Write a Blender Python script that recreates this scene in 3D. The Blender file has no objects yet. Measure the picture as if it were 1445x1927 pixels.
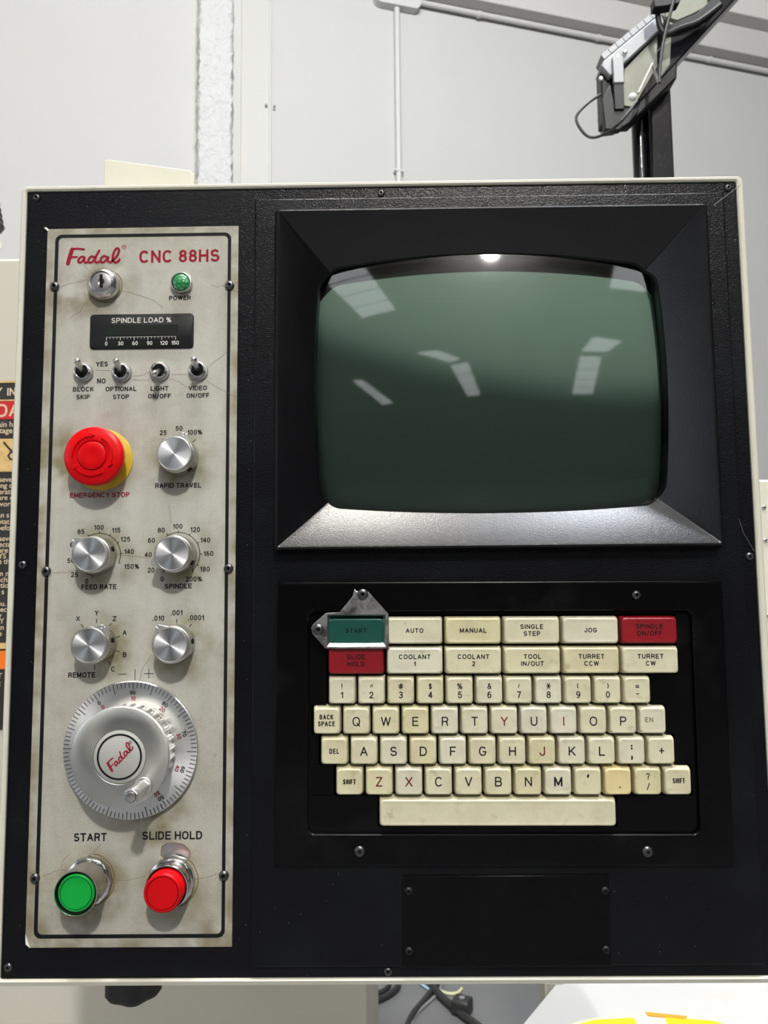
import bpy, bmesh, math, random
from math import sin, cos, pi, radians as rad
from mathutils import Vector, Matrix
random.seed(7)
C = bpy.context.scene.collection
# ---------------------------------------------------------------- camera
# "Panel frame": millimetres on the console's front face, x right, y up, z out of the face.
# World: metres, z up, the face looks towards -Y and its origin is 1.35 m above the floor.
H0 = 1.35
def V(x, y, z=0): return Vector((x/1000, -z/1000, y/1000 + H0))
B = Matrix(((1,0,0),(0,0,-1),(0,1,0)))
RT = Matrix(((0.9998961, 0.0105047, 0.0098700), (-0.0095439, 0.9956390, -0.0928000), (-0.0108018, 0.0926962, 0.9956358)))
cam = bpy.data.cameras.new('camera'); co = bpy.data.objects.new('camera', cam); C.objects.link(co)
co.matrix_world = Matrix.Translation(V(5.74, -44.70, 505.62)) @ (B @ RT).to_4x4()
cam.sensor_fit = 'VERTICAL'; cam.sensor_height = 24; cam.lens = 24*1450/1927; cam.clip_start = 0.02; cam.clip_end = 200
cam.dof.use_dof = True; cam.dof.focus_distance = 0.50; cam.dof.aperture_fstop = 14
sc = bpy.context.scene; sc.camera = co
# ---------------------------------------------------------------- world, lamps, exposure
w = bpy.data.worlds.new('world'); sc.world = w; w.use_nodes = True
w.node_tree.nodes['Background'].inputs[0].default_value = (0.95, 0.97, 1.0, 1); w.node_tree.nodes['Background'].inputs[1].default_value = 0.07
sc.view_settings.view_transform = 'Standard'; sc.view_settings.look = 'None'
sc.view_settings.exposure = 0; sc.view_settings.gamma = 1; sc.view_settings.use_curve_mapping = False
def lamp(name, p, power, r, col=(1, .98, .94)):
    l = bpy.data.lights.new(name, 'POINT'); l.energy = power; l.shadow_soft_size = r; l.color = col
    o = bpy.data.objects.new(name, l); o.location = V(*p); C.objects.link(o); return o
lamp('high_bay_lamp', (900, 4300, 4700), 1120, .14)
lamp('high_bay_lamp', (-250, 4250, 520), 460, .10, (1, .97, .9))
lamp('high_bay_lamp', (1350, 4250, 480), 440, .12, (.84, .91, 1))  # extra unseen lamp, added to brighten the right of the lower bezel
# ---------------------------------------------------------------- materials
def nodes(m): return m.node_tree.nodes, m.node_tree.links
def mat(name, col, rough=.5, metal=0, var=None, bump=None, rand=0, spec=.5, coat=0, emit=0, aniso=None, obj_tex=True):
    """var: list of (scale, amount, colour2, lo, hi); bump: list of (scale, strength, distance_mm)"""
    m = bpy.data.materials.new(name); m.use_nodes = True; N, L = nodes(m); b = N['Principled BSDF']
    b.inputs['Base Color'].default_value = (*col, 1); b.inputs['Roughness'].default_value = rough
    b.inputs['Metallic'].default_value = metal; b.inputs['Specular IOR Level'].default_value = spec
    b.inputs['Coat Weight'].default_value = coat; b.inputs['Coat Roughness'].default_value = .08
    if emit: b.inputs['Emission Color'].default_value = (*col, 1); b.inputs['Emission Strength'].default_value = emit
    tc = N.new('ShaderNodeTexCoord'); src = None
    oi = N.new('ShaderNodeObjectInfo'); ad = N.new('ShaderNodeVectorMath'); ad.operation = 'MULTIPLY_ADD'
    L.new(oi.outputs['Random'], ad.inputs[0]); ad.inputs[1].default_value = (3, 5, 7); L.new(tc.outputs['Object'], ad.inputs[2])
    vec = ad.outputs[0]
    for sc_, amt, c2, lo, hi in (var or []):
        n = N.new('ShaderNodeTexNoise'); n.inputs['Scale'].default_value = sc_ if not isinstance(sc_, tuple) else 1
        n.inputs['Detail'].default_value = 6; n.inputs['Roughness'].default_value = .6
        if isinstance(sc_, tuple):
            mp = N.new('ShaderNodeMapping'); mp.inputs['Scale'].default_value = sc_; L.new(vec, mp.inputs[0]); L.new(mp.outputs[0], n.inputs['Vector'])
        else: L.new(vec, n.inputs['Vector'])
        mr = N.new('ShaderNodeMapRange'); mr.inputs[1].default_value = lo; mr.inputs[2].default_value = hi; mr.inputs[4].default_value = amt
        L.new(n.outputs['Fac'], mr.inputs[0])
        mx = N.new('ShaderNodeMix'); mx.data_type = 'RGBA'; L.new(mr.outputs[0], mx.inputs[0]); mx.inputs[7].default_value = (*c2, 1)
        if src: L.new(src, mx.inputs[6])
        else: mx.inputs[6].default_value = (*col, 1)
        src = mx.outputs[2]
    if rand:
        hs = N.new('ShaderNodeHueSaturation'); mr = N.new('ShaderNodeMapRange'); mr.inputs[3].default_value = 1-rand; mr.inputs[4].default_value = 1+rand*.6
        L.new(oi.outputs['Random'], mr.inputs[0]); L.new(mr.outputs[0], hs.inputs['Value'])
        mr2 = N.new('ShaderNodeMapRange'); mr2.inputs[3].default_value = 1.25; mr2.inputs[4].default_value = .75
        L.new(oi.outputs['Random'], mr2.inputs[0]); L.new(mr2.outputs[0], hs.inputs['Saturation'])
        if src: L.new(src, hs.inputs['Color'])
        else: hs.inputs['Color'].default_value = (*col, 1)
        src = hs.outputs[0]
    if src: L.new(src, b.inputs['Base Color'])
    prev = None
    for sc_, st, dist in (bump or []):
        n = N.new('ShaderNodeTexNoise'); n.inputs['Scale'].default_value = sc_; n.inputs['Detail'].default_value = 3; n.inputs['Distortion'].default_value = .6
        L.new(vec, n.inputs['Vector'])
        bp = N.new('ShaderNodeBump'); bp.inputs['Strength'].default_value = st; bp.inputs['Distance'].default_value = dist/1000
        L.new(n.outputs['Fac'], bp.inputs['Height'])
        if prev: L.new(prev, bp.inputs['Normal'])
        prev = bp.outputs[0]
    if prev: L.new(prev, b.inputs['Normal'])
    if aniso:
        b.inputs['Anisotropic'].default_value = aniso
        t = N.new('ShaderNodeTangent'); t.direction_type = 'RADIAL'; t.axis = 'Z'; L.new(t.outputs[0], b.inputs['Tangent'])
    return m
abs_black = mat('grained_black_plastic', (.0028, .003, .004), .22, var=[(14, .7, (.006, .008, .0085), .50, .80), (420, .35, (.011, .012, .014), .60, .75)], bump=[(1000, .7, .30)], spec=.19)
abs_smooth = mat('smooth_black_plastic', (.0012, .0012, .0014), .24, var=[(18, .9, (.009, .0087, .008), .52, .8)], bump=[(500, .2, .1)], spec=.15)
bezel_black = mat('bezel_plastic', (.0012, .0013, .0018), .29, var=[(16, .5, (.006, .006, .007), .5, .8)], bump=[(950, .6, .16)], spec=.42)
deep_black = mat('deep_black', (.003, .003, .003), .7, spec=.15)
matte_black = mat('matte_black_paint', (.006, .006, .0065), .5, spec=.3)
cream = mat('cream_enamel', (.62, .60, .50), .38, var=[(9, .35, (.46, .43, .32), .45, .75), (60, .7, (.17, .14, .09), .70, .78)], bump=[(160, .12, .3)])
cream2 = mat('beige_enamel', (.52, .49, .41), .5, var=[(4, .3, (.42, .39, .32), .4, .7), (26, .8, (.14, .10, .06), .755, .80)], bump=[(90, .15, .5)])
plate_m = mat('grey_overlay', (.43, .42, .37), .5, var=[(11, .75, (.31, .29, .215), .44, .66), ((40, 4, 10), .5, (.29, .275, .23), .47, .68), (50, .45, (.26, .235, .17), .52, .7), (75, .7, (.20, .15, .08), .68, .8), (1600, .35, (.60, .585, .53), .45, .7)], bump=[(1500, .1, .05)], spec=.4)
def grime(m, centres, col2, r0, r1, amt, half=None):
    N, L = nodes(m); b = N['Principled BSDF']; base = b.inputs['Base Color'].links[0].from_socket
    geo = N.new('ShaderNodeTexCoord'); acc = None
    for cx, cy in centres:
        d = N.new('ShaderNodeVectorMath'); d.operation = 'DISTANCE'; L.new(geo.outputs['Object'], d.inputs[0]); d.inputs[1].default_value = (cx/1000, cy/1000, .001)
        if acc is None: acc = d.outputs['Value']
        else: mn = N.new('ShaderNodeMath'); mn.operation = 'MINIMUM'; L.new(acc, mn.inputs[0]); L.new(d.outputs['Value'], mn.inputs[1]); acc = mn.outputs[0]
    if half:   # distance past a rectangle's edge
        sx = N.new('ShaderNodeSeparateXYZ'); L.new(geo.outputs['Object'], sx.inputs[0]); out = []
        for k, (c, h) in enumerate(half):
            a = N.new('ShaderNodeMath'); a.operation = 'SUBTRACT'; L.new(sx.outputs[k], a.inputs[0]); a.inputs[1].default_value = c/1000
            a2 = N.new('ShaderNodeMath'); a2.operation = 'ABSOLUTE'; L.new(a.outputs[0], a2.inputs[0])
            a3 = N.new('ShaderNodeMath'); a3.operation = 'SUBTRACT'; a3.inputs[0].default_value = h/1000; L.new(a2.outputs[0], a3.inputs[1]); out.append(a3.outputs[0])
        mn = N.new('ShaderNodeMath'); mn.operation = 'MINIMUM'; L.new(out[0], mn.inputs[0]); L.new(out[1], mn.inputs[1]); acc = mn.outputs[0]
    mr = N.new('ShaderNodeMapRange'); L.new(acc, mr.inputs[0]); mr.inputs[1].default_value = r0/1000; mr.inputs[2].default_value = r1/1000; mr.inputs[3].default_value = 1; mr.inputs[4].default_value = 0
    n = N.new('ShaderNodeTexNoise'); n.inputs['Scale'].default_value = 60; n.inputs['Detail'].default_value = 7; L.new(geo.outputs['Object'], n.inputs['Vector'])
    n2 = N.new('ShaderNodeMapRange'); L.new(n.outputs['Fac'], n2.inputs[0]); n2.inputs[1].default_value = .34; n2.inputs[2].default_value = .62
    mu = N.new('ShaderNodeMath'); mu.operation = 'MULTIPLY'; L.new(mr.outputs[0], mu.inputs[0]); L.new(n2.outputs[0], mu.inputs[1])
    mu2 = N.new('ShaderNodeMath'); mu2.operation = 'MULTIPLY'; L.new(mu.outputs[0], mu2.inputs[0]); mu2.inputs[1].default_value = amt
    mx = N.new('ShaderNodeMix'); mx.data_type = 'RGBA'; L.new(mu2.outputs[0], mx.inputs[0]); L.new(base, mx.inputs[6]); mx.inputs[7].default_value = (*col2, 1); L.new(mx.outputs[2], b.inputs['Base Color'])
grime(plate_m, [(-187, 158), (-186, 36), (-134, 38), (-184, -26), (-132, -26), (-183, -84), (-132, -84), (-186, -233), (-134, -232), (-148, -190), (-210, 40)], (.19, .165, .085), 12, 28, .95)
grime(plate_m, [(-200, -245), (-185, -236), (-225, -262), (-105, -262), (-148, -168), (-215, 150)], (.15, .115, .065), 2, 26, 1.0)
grime(plate_m, [], (.20, .165, .095), 0, 11, .95, half=((-162, 65.5), (-35.4, 235)))
ink = mat('black_ink', (.008, .008, .0095), .6, spec=.12)
red_ink = mat('red_ink', (.23, .008, .02), .6, spec=.12)
maroon_ink = mat('maroon_ink', (.11, .008, .015), .5, spec=.3)
white_ink = mat('white_ink', (.62, .60, .54), .6, spec=.2)
faded_ink = mat('faded_ink', (.20, .17, .11), .6, spec=.2)
crack_m = mat('crack_dirt', (.17, .12, .065), .8, spec=.1)
scratch_m = mat('scratch', (.16, .16, .17), .5)
key_m = mat('cream_keycap', (.60, .565, .385), .36, var=[(55, .7, (.48, .43, .29), .44, .68), (130, .55, (.30, .25, .16), .58, .74), (500, .8, (.16, .13, .08), .70, .78)], rand=.045, spec=.5)
key_yel = mat('yellowed_keycap', (.64, .53, .27), .38, var=[(80, .5, (.52, .38, .16), .5, .75)])
key_red = mat('red_keycap', (.20, .003, .008), .33, var=[(90, .5, (.25, .005, .012), .4, .7)])
key_green = mat('green_keycap', (.004, .062, .045), .3, var=[(90, .5, (.01, .06, .045), .4, .7)])
steel = mat('brushed_steel', (.62, .61, .60), .28, 1, var=[(90, .6, (.32, .30, .28), .5, .8)], bump=[(300, .1, .05)])
worn_steel = mat('stained_steel', (.55, .53, .51), .34, 1, var=[(120, .9, (.10, .09, .085), .42, .62)], bump=[(400, .3, .1)])
chrome = mat('chrome', (.62, .61, .59), .14, 1, var=[(70, .5, (.4, .37, .33), .55, .8)])
satin = mat('satin_nickel', (.62, .60, .58), .24, 1)
satin_dark = mat('satin_cylinder', (.30, .29, .295), .42, .85)
dark_steel = mat('blackened_steel', (.10, .10, .105), .34, .9)
alu = mat('aluminium', (.80, .80, .79), .36, 1, var=[(60, .5, (.55, .53, .48), .55, .8)])
knob_side = mat('knurled_aluminium', (.62, .61, .57), .38, 1, var=[(90, .7, (.34, .32, .26), .42, .7)])
spun = mat('spun_aluminium', (.84, .83, .84), .34, 1, aniso=.92)
spun_dial = mat('spun_dial', (.86, .855, .84), .40, 1, var=[(30, .3, (.66, .64, .60), .5, .8)], aniso=.75)
spun_grip = mat('spun_grip', (.64, .63, .58), .34, 1, var=[(40, .5, (.58, .55, .48), .5, .8)], aniso=.6)
disc_grey = mat('grey_disc', (.37, .37, .34), .45)
red_pl = mat('red_plastic', (.56, .001, .003), .32, spec=.2)
red_cap = mat('red_button', (.50, .001, .004), .36, spec=.2)
green_cap = mat('green_button', (.003, .31, .038), .34, spec=.25)
yellow_m = mat('yellow_legend', (.56, .37, .004), .5)
lens_m = mat('green_lens', (.004, .16, .035), .10, var=[(650, .9, (.05, .5, .16), .52, .66)], bump=[(700, .9, .8)], coat=1)
meter_m = mat('meter_face', (.009, .0095, .01), .5, var=[(40, .6, (.02, .02, .019), .5, .8)], spec=.2)
meter_win = mat('meter_window', (.016, .010, .009), .18, var=[((60, 3, 3), .8, (.008, .02, .012), .3, .7)])
phosphor_m = mat('phosphor', (.205, .285, .235), .34, var=[((3, 900, 3), .25, (.175, .26, .205), .4, .6)], bump=[(1500, .5, .10)], spec=.07)
wall_m = mat('white_wall', (.50, .494, .482), .75, var=[(.9, .35, (.465, .457, .443), .4, .7), (6, .2, (.47, .46, .44), .55, .8)], bump=[(14, .1, 4)])
stucco = mat('rough_plaster', (.56, .56, .556), .7, bump=[(26, .9, 22), (90, .4, 6)])
soffit_m = mat('dull_white_paint', (.52, .50, .48), .8, var=[(2, .3, (.45, .43, .41), .4, .7)])
pipe_m = mat('white_conduit', (.56, .55, .53), .45)
floor_m = mat('grey_epoxy_floor', (.135, .138, .143), .45, var=[(3, .5, (.17, .17, .17), .4, .7), (30, .3, (.11, .27, .27), .6, .8)])
black_gloss = mat('glossy_black_paint', (.010, .010, .012), .16, var=[(60, .6, (.05, .05, .055), .6, .8)], bump=[(60, .3, 1)])
rubber = mat('black_rubber', (.018, .018, .018), .55)
bench_m = mat('white_bench', (.50, .50, .495), .45, var=[(8, .25, (.45, .445, .43), .5, .75), (14, .5, (.50, .46, .34), .66, .8)])
sheet_m = mat('pale_film', (.75, .70, .50), .4)
yel2 = mat('bright_yellow', (.90, .72, .01), .4)
orange_m = mat('orange_stain', (.70, .28, .03), .5)
sign_black = mat('sign_black', (.018, .016, .014), .5, var=[(60, .4, (.04, .035, .03), .5, .8)])
sign_red = mat('sign_red', (.45, .01, .012), .5)
sign_gold = mat('sign_gold', (.62, .42, .17), .5, var=[(120, .7, (.42, .24, .07), .45, .7)])
sign_tan = mat('sign_lettering', (.60, .48, .32), .5)
sign_orange = mat('sign_orange', (.75, .16, .01), .5)
lamp_grey = mat('cast_grey', (.22, .225, .235), .45, .3)
lens_glass = mat('lamp_window', (.27, .28, .23), .18, var=[(9, .4, (.32, .33, .28), .4, .7)])
white_pl = mat('white_plastic', (.85, .85, .82), .35)
sky_m = mat('skylight', (.95, .98, 1.0), .5, emit=5.2)
sky_fill = mat('shaded_skylight', (.95, .98, 1.0), .5, emit=1.1)
glass_m = bpy.data.materials.new('crt_glass'); glass_m.use_nodes = True; N, L = nodes(glass_m); N.clear()
o_ = N.new('ShaderNodeOutputMaterial'); mx = N.new('ShaderNodeMixShader'); tr = N.new('ShaderNodeBsdfTransparent'); tr.inputs[0].default_value = (.86, .9, .87, 1)
g1 = N.new('ShaderNodeBsdfGlossy'); g1.inputs['Roughness'].default_value = .045; fr = N.new('ShaderNodeFresnel'); fr.inputs[0].default_value = 1.5
L.new(fr.outputs[0], mx.inputs[0]); L.new(tr.outputs[0], mx.inputs[1]); L.new(g1.outputs[0], mx.inputs[2]); L.new(mx.outputs[0], o_.inputs[0])
# ---------------------------------------------------------------- builders
def thing(name, label, cat, p=(0, 0, 0), rz=0, group=None, flat=True):
    o = bpy.data.objects.new(name, None); C.objects.link(o); o.empty_display_size = .01
    o.location = V(*p); o.rotation_euler = (pi/2, -rad(rz), 0) if flat else (0, 0, rad(rz))
    o['label'] = label; o['category'] = cat
    if group: o['group'] = group
    return o
def obj(name, bm, m, parent=None, p=(0, 0, 0), rz=0, bevel=0, seg=2, ang=38, label=None, kind=None, flat=True, weld=True):
    if weld: bmesh.ops.remove_doubles(bm, verts=bm.verts, dist=.0004)
    me = bpy.data.meshes.new(name); bmesh.ops.scale(bm, vec=(.001,)*3, verts=bm.verts)
    bmesh.ops.recalc_face_normals(bm, faces=bm.faces) if weld else None
    bm.to_mesh(me); bm.free(); me.materials.append(m)
    zs = [v.co.z for v in me.vertices]; sm = max(zs)-min(zs) > .0003
    me.polygons.foreach_set('use_smooth', [sm]*len(me.polygons)); me.set_sharp_from_angle(angle=rad(ang))
    o = bpy.data.objects.new(name, me); C.objects.link(o)
    if parent: o.parent = parent; o.location = (p[0]/1000, p[1]/1000, p[2]/1000); o.rotation_euler = (0, 0, rad(rz))
    else: o.location = V(*p); o.rotation_euler = (pi/2, -rad(rz), 0) if flat else (0, 0, rad(rz))
    if bevel:
        b = o.modifiers.new('bevel', 'BEVEL'); b.width = bevel/1000; b.segments = seg; b.limit_method = 'ANGLE'; b.angle_limit = rad(35); b.harden_normals = False
    if label: o['label'] = label
    if kind: o['kind'] = kind
    return o
def nb(): return bmesh.new()
def box(bm, x0, x1, y0, y1, z0, z1):
    v = [bm.verts.new(p) for p in ((x0,y0,z0),(x1,y0,z0),(x1,y1,z0),(x0,y1,z0),(x0,y0,z1),(x1,y0,z1),(x1,y1,z1),(x0,y1,z1))]
    for f in ((3,2,1,0),(4,5,6,7),(0,1,5,4),(1,2,6,5),(2,3,7,6),(3,0,4,7)): bm.faces.new([v[i] for i in f])
    return bm
def rings(bm, loops, cap0=True, cap1=True, close=True):
    R = [[bm.verts.new(p) for p in l] for l in loops]; n = len(R[0])
    for a, b in zip(R, R[1:]):
        for i in range(n if close else n-1):
            j = (i+1) % n
            bm.faces.new((a[i], a[j], b[j], b[i]))
    if cap0: bm.faces.new(R[0][::-1])
    if cap1: bm.faces.new(R[-1])
    return bm
def prism(bm, poly, z0, z1): return rings(bm, [[(x, y, z0) for x, y in poly], [(x, y, z1) for x, y in poly]])
def circ(r, n=48, cx=0, cy=0, z=0, a0=0): return [(cx+r*cos(a0+2*pi*i/n), cy+r*sin(a0+2*pi*i/n), z) for i in range(n)]
def lathe(bm, prof, n=64, cx=0, cy=0, rip=None, cap0=True, cap1=True):
    """prof: list of (r, z[, ripple_weight])"""
    ls = []
    for q in prof:
        r, z = q[0], q[1]; k = q[2] if len(q) > 2 else 0
        ls.append([(cx+(r+(k*rip(2*pi*i/n) if rip and k else 0))*cos(2*pi*i/n), cy+(r+(k*rip(2*pi*i/n) if rip and k else 0))*sin(2*pi*i/n), z) for i in range(n)])
    return rings(bm, ls, cap0, cap1)
def tube(bm, pts, r, n=8, sub=0):
    if sub: pts = smooth3(pts, sub)
    P = [Vector(p) for p in pts]; ls = []; up = Vector((0.13, .21, 1)).normalized()
    for i, p in enumerate(P):
        t = (P[min(i+1, len(P)-1)] - P[max(i-1, 0)]).normalized(); s = t.cross(up)
        if s.length < .1: s = t.cross(Vector((1, 0, 0)))
        s.normalize(); u = s.cross(t); ls.append([tuple(p + s*r*cos(2*pi*k/n) + u*r*sin(2*pi*k/n)) for k in range(n)])
    return rings(bm, ls)
def smooth3(P, sub):
    P = [Vector(p) for p in P]; out = []
    for i in range(len(P)-1):
        p0, p1, p2, p3 = P[max(i-1, 0)], P[i], P[i+1], P[min(i+2, len(P)-1)]
        for k in range(sub):
            t = k/sub; out.append(.5*((2*p1)+(p2-p0)*t+(2*p0-5*p1+4*p2-p3)*t*t+(3*p1-p0-3*p2+p3)*t**3))
    return out+[P[-1]]
def loop(x0, x1, y0, y1, r=0, n=8, bx=0, by0=0, by1=0, z=0):
    """closed rectangle loop, 4 sides of n points; corner points are the middles of the corner arcs, sides may bulge"""
    pts = []; cs = [(x0, y0), (x1, y0), (x1, y1), (x0, y1)]
    for s in range(4):
        a, b = Vector(cs[s]), Vector(cs[(s+1) % 4]); Ln = (b-a).length; t_ = (b-a)/Ln; nrm = Vector((t_.y, -t_.x))
        bulge = (by0, bx, by1, bx)[s]; m = 3 if r > 0 else 0
        ds = []
        for i in range(n):
            if r > 0:
                k = n//4
                if i < k: ds.append(r*i/k)
                elif i <= n-k: ds.append(r+(Ln-2*r)*(i-k)/(n-2*k))
                else: ds.append(Ln-r*(n-i)/k)
            else: ds.append(Ln*i/n)
        for d in ds:
            bl = bulge*(1-(2*d/Ln-1)**2); e = min(d, Ln-d)
            if r > 0 and e < r:
                ph = (1-e/r)*pi/4; along = r - r*sin(ph); dep = r - r*cos(ph)
                q = a + t_*(along if d < Ln/2 else Ln-along) - nrm*dep
            else: q = a + t_*d
            q = q + nrm*bl; pts.append((q.x, q.y, z))
    return pts
def slab(bm, xs, ys, holes, z0, z1):
    """plate with rectangular holes: grid cells, holes = set of (i,j)"""
    nx, ny = len(xs)-1, len(ys)-1; solid = lambda i, j: 0 <= i < nx and 0 <= j < ny and (i, j) not in holes
    vv = {}
    def v(i, j, z):
        k = (i, j, z)
        if k not in vv: vv[k] = bm.verts.new((xs[i], ys[j], z))
        return vv[k]
    for i in range(nx):
        for j in range(ny):
            if not solid(i, j): continue
            bm.faces.new((v(i,j,z1), v(i+1,j,z1), v(i+1,j+1,z1), v(i,j+1,z1))); bm.faces.new((v(i,j+1,z0), v(i+1,j+1,z0), v(i+1,j,z0), v(i,j,z0)))
            for (di, dj, a, b) in ((-1,0,(i,j+1),(i,j)), (1,0,(i+1,j),(i+1,j+1)), (0,-1,(i,j),(i+1,j)), (0,1,(i+1,j+1),(i,j+1))):
                if not solid(i+di, j+dj): bm.faces.new((v(*a,z0), v(*b,z0), v(*b,z1), v(*a,z1)))
    return bm
# ---------------------------------------------------------------- stroke lettering
def A(cx, cy, rx, ry, a0, a1, n=12, e=1): return [(cx+rx*math.copysign(abs(cos(rad(a0+(a1-a0)*i/n)))**e, cos(rad(a0+(a1-a0)*i/n))), cy+ry*math.copysign(abs(sin(rad(a0+(a1-a0)*i/n)))**e, sin(rad(a0+(a1-a0)*i/n)))) for i in range(n+1)]
G = {
'A': (.98, [[(0,0),(.5,1),(1,0)], [(.2,.34),(.8,.34)]]), 'B': (.86, [[(0,0),(0,1),(.58,1)]+A(.58,.765,.36,.235,90,-90,8)+[(0,.53)], [(.58,.53)]+A(.6,.265,.4,.265,90,-90,8)+[(0,0)]]),
'C': (.92, [A(.5,.5,.5,.5,42,318,18,.85)]), 'D': (.9, [[(0,0),(0,1),(.42,1)]+A(.42,.5,.58,.5,90,-90,12,.85)+[(0,0)]]),
'E': (.78, [[(1,1),(0,1),(0,0),(1,0)], [(0,.52),(.9,.52)]]), 'F': (.74, [[(1,1),(0,1),(0,0)], [(0,.5),(.85,.5)]]),
'G': (.96, [A(.5,.5,.5,.5,42,330,18,.85)+[(.98,.44),(.56,.44)]]), 'H': (.88, [[(0,0),(0,1)], [(1,0),(1,1)], [(0,.52),(1,.52)]]),
'I': (0, [[(0,0),(0,1)]]), 'J': (.68, [[(1,1),(1,.28)]+A(.5,.28,.5,.28,0,-180,8)]), 'K': (.88, [[(0,0),(0,1)], [(0,.36),(.95,1)], [(.33,.58),(1,0)]]),
'L': (.72, [[(0,1),(0,0),(1,0)]]), 'M': (1.05, [[(0,0),(0,1),(.5,.12),(1,1),(1,0)]]), 'N': (.88, [[(0,0),(0,1),(1,0),(1,1)]]),
'O': (1.0, [A(.5,.5,.5,.5,0,360,24,.88)]), 'P': (.82, [[(0,0),(0,1),(.6,1)]+A(.6,.73,.4,.27,90,-90,8)+[(0,.46)]]),
'Q': (1.0, [A(.5,.5,.5,.5,0,360,24,.88), [(.62,.28),(1.02,-.06)]]), 'R': (.86, [[(0,0),(0,1),(.6,1)]+A(.6,.74,.38,.26,90,-90,8)+[(0,.48)], [(.55,.48),(.82,.4),(.95,0)]]),
'S': (.84, [A(.5,.745,.46,.255,28,262,12)+A(.5,.26,.5,.26,82,-158,12)]), 'T': (.86, [[(0,1),(1,1)], [(.5,1),(.5,0)]]),
'U': (.88, [[(0,1),(0,.36)]+A(.5,.36,.5,.36,180,360,10)+[(1,1)]]), 'V': (.92, [[(0,1),(.5,0),(1,1)]]), 'W': (1.35, [[(0,1),(.25,0),(.5,1),(.75,0),(1,1)]]),
'X': (.9, [[(0,0),(1,1)], [(0,1),(1,0)]]), 'Y': (.9, [[(0,1),(.5,.45),(1,1)], [(.5,.45),(.5,0)]]), 'Z': (.82, [[(0,1),(1,1),(0,0),(1,0)]]),
'0': (.68, [A(.5,.5,.5,.5,0,360,20,.9)]), '1': (.32, [[(0,.74),(.45,.80),(1,1),(1,0)]]), '2': (.68, [A(.5,.70,.48,.30,165,-30,10)+[(.02,.02),(.02,0),(1,0)]]),
'3': (.68, [A(.48,.755,.44,.245,150,-90,10)+[(.34,.51)], [(.48,.51)]+A(.48,.26,.52,.26,90,-155,10)]), '4': (.72, [[(.74,0),(.74,1),(0,.28),(1,.28)]]),
'5': (.68, [[(.92,1),(.18,1),(.07,.50)]+A(.48,.32,.52,.32,130,-155,12)]), '6': (.68, [A(.5,.31,.5,.31,0,360,16), A(.56,.42,.56,.58,68,190,10)]),
'7': (.68, [[(0,1),(1,1),(.62,.5),(.36,0)]]), '8': (.70, [A(.5,.765,.44,.235,0,360,16), A(.5,.27,.5,.27,0,360,16)]), '9': (.68, [A(.5,.69,.5,.31,0,360,16), A(.44,.58,.56,.58,-112,10,10)]),
'%': (1.15, [A(.2,.78,.19,.22,0,360,12), A(.8,.22,.19,.22,0,360,12), [(.22,-.02),(.78,1.02)]]), '/': (.5, [[(0,-.05),(1,1.05)]]), '.': (0, [[(0,-.02),(0,.03)]]), ',': (.15, [[(1,.08),(0,-.15)]]),
'-': (.5, [[(0,.45),(1,.45)]]), '=': (.7, [[(0,.62),(1,.62)], [(0,.32),(1,.32)]]), '+': (.8, [[(0,.48),(1,.48)], [(.5,.88),(.5,.08)]]),
'!': (0, [[(0,1),(0,.3)], [(0,.05),(0,0)]]), '"': (.32, [[(.5,1),(.0,.68)], [(1.2,1),(.7,.68)]]), "'": (.16, [[(1,1),(0,.6)]]), '`': (.2, [[(1,1),(.1,.75),(.1,.55)], [(.1,.62),(.6,.55)]]),
'#': (.95, [[(0,.32),(1,.32)], [(0,.68),(1,.68)], [(.25,0),(.45,1)], [(.62,0),(.82,1)]]), '$': (.6, [A(.5,.70,.46,.22,28,262,10)+A(.5,.28,.5,.22,82,-158,10), [(.5,-.05),(.5,1.05)]]),
'&': (.8, [[(1,0),(.25,.72)]+A(.45,.8,.24,.2,200,-30,8)+[(.1,.35)]+A(.42,.24,.4,.24,150,320,8)+[(1,.48)]]), '*': (.95, [[(.2,.0),(.8,1)], [(.8,0),(.2,1)], [(0,.5),(1,.5)]]),
'(': (.28, [A(1.3,.5,1.3,.55,130,230,8)]), ')': (.28, [A(-.3,.5,1.3,.55,50,-50,8)]), ':': (0, [[(0,.85),(0,.78)], [(0,.3),(0,.23)]]), ';': (.1, [[(.5,.5),(.5,.42)], [(.7,.12),(0,-.12)]]),
'?': (.62, [A(.5,.76,.48,.24,170,-60,9)+[(.5,.42),(.5,.26)], [(.5,.04),(.5,0)]]), '~': (.5, [[(0,.5),(1,.5)]]),
}
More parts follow.
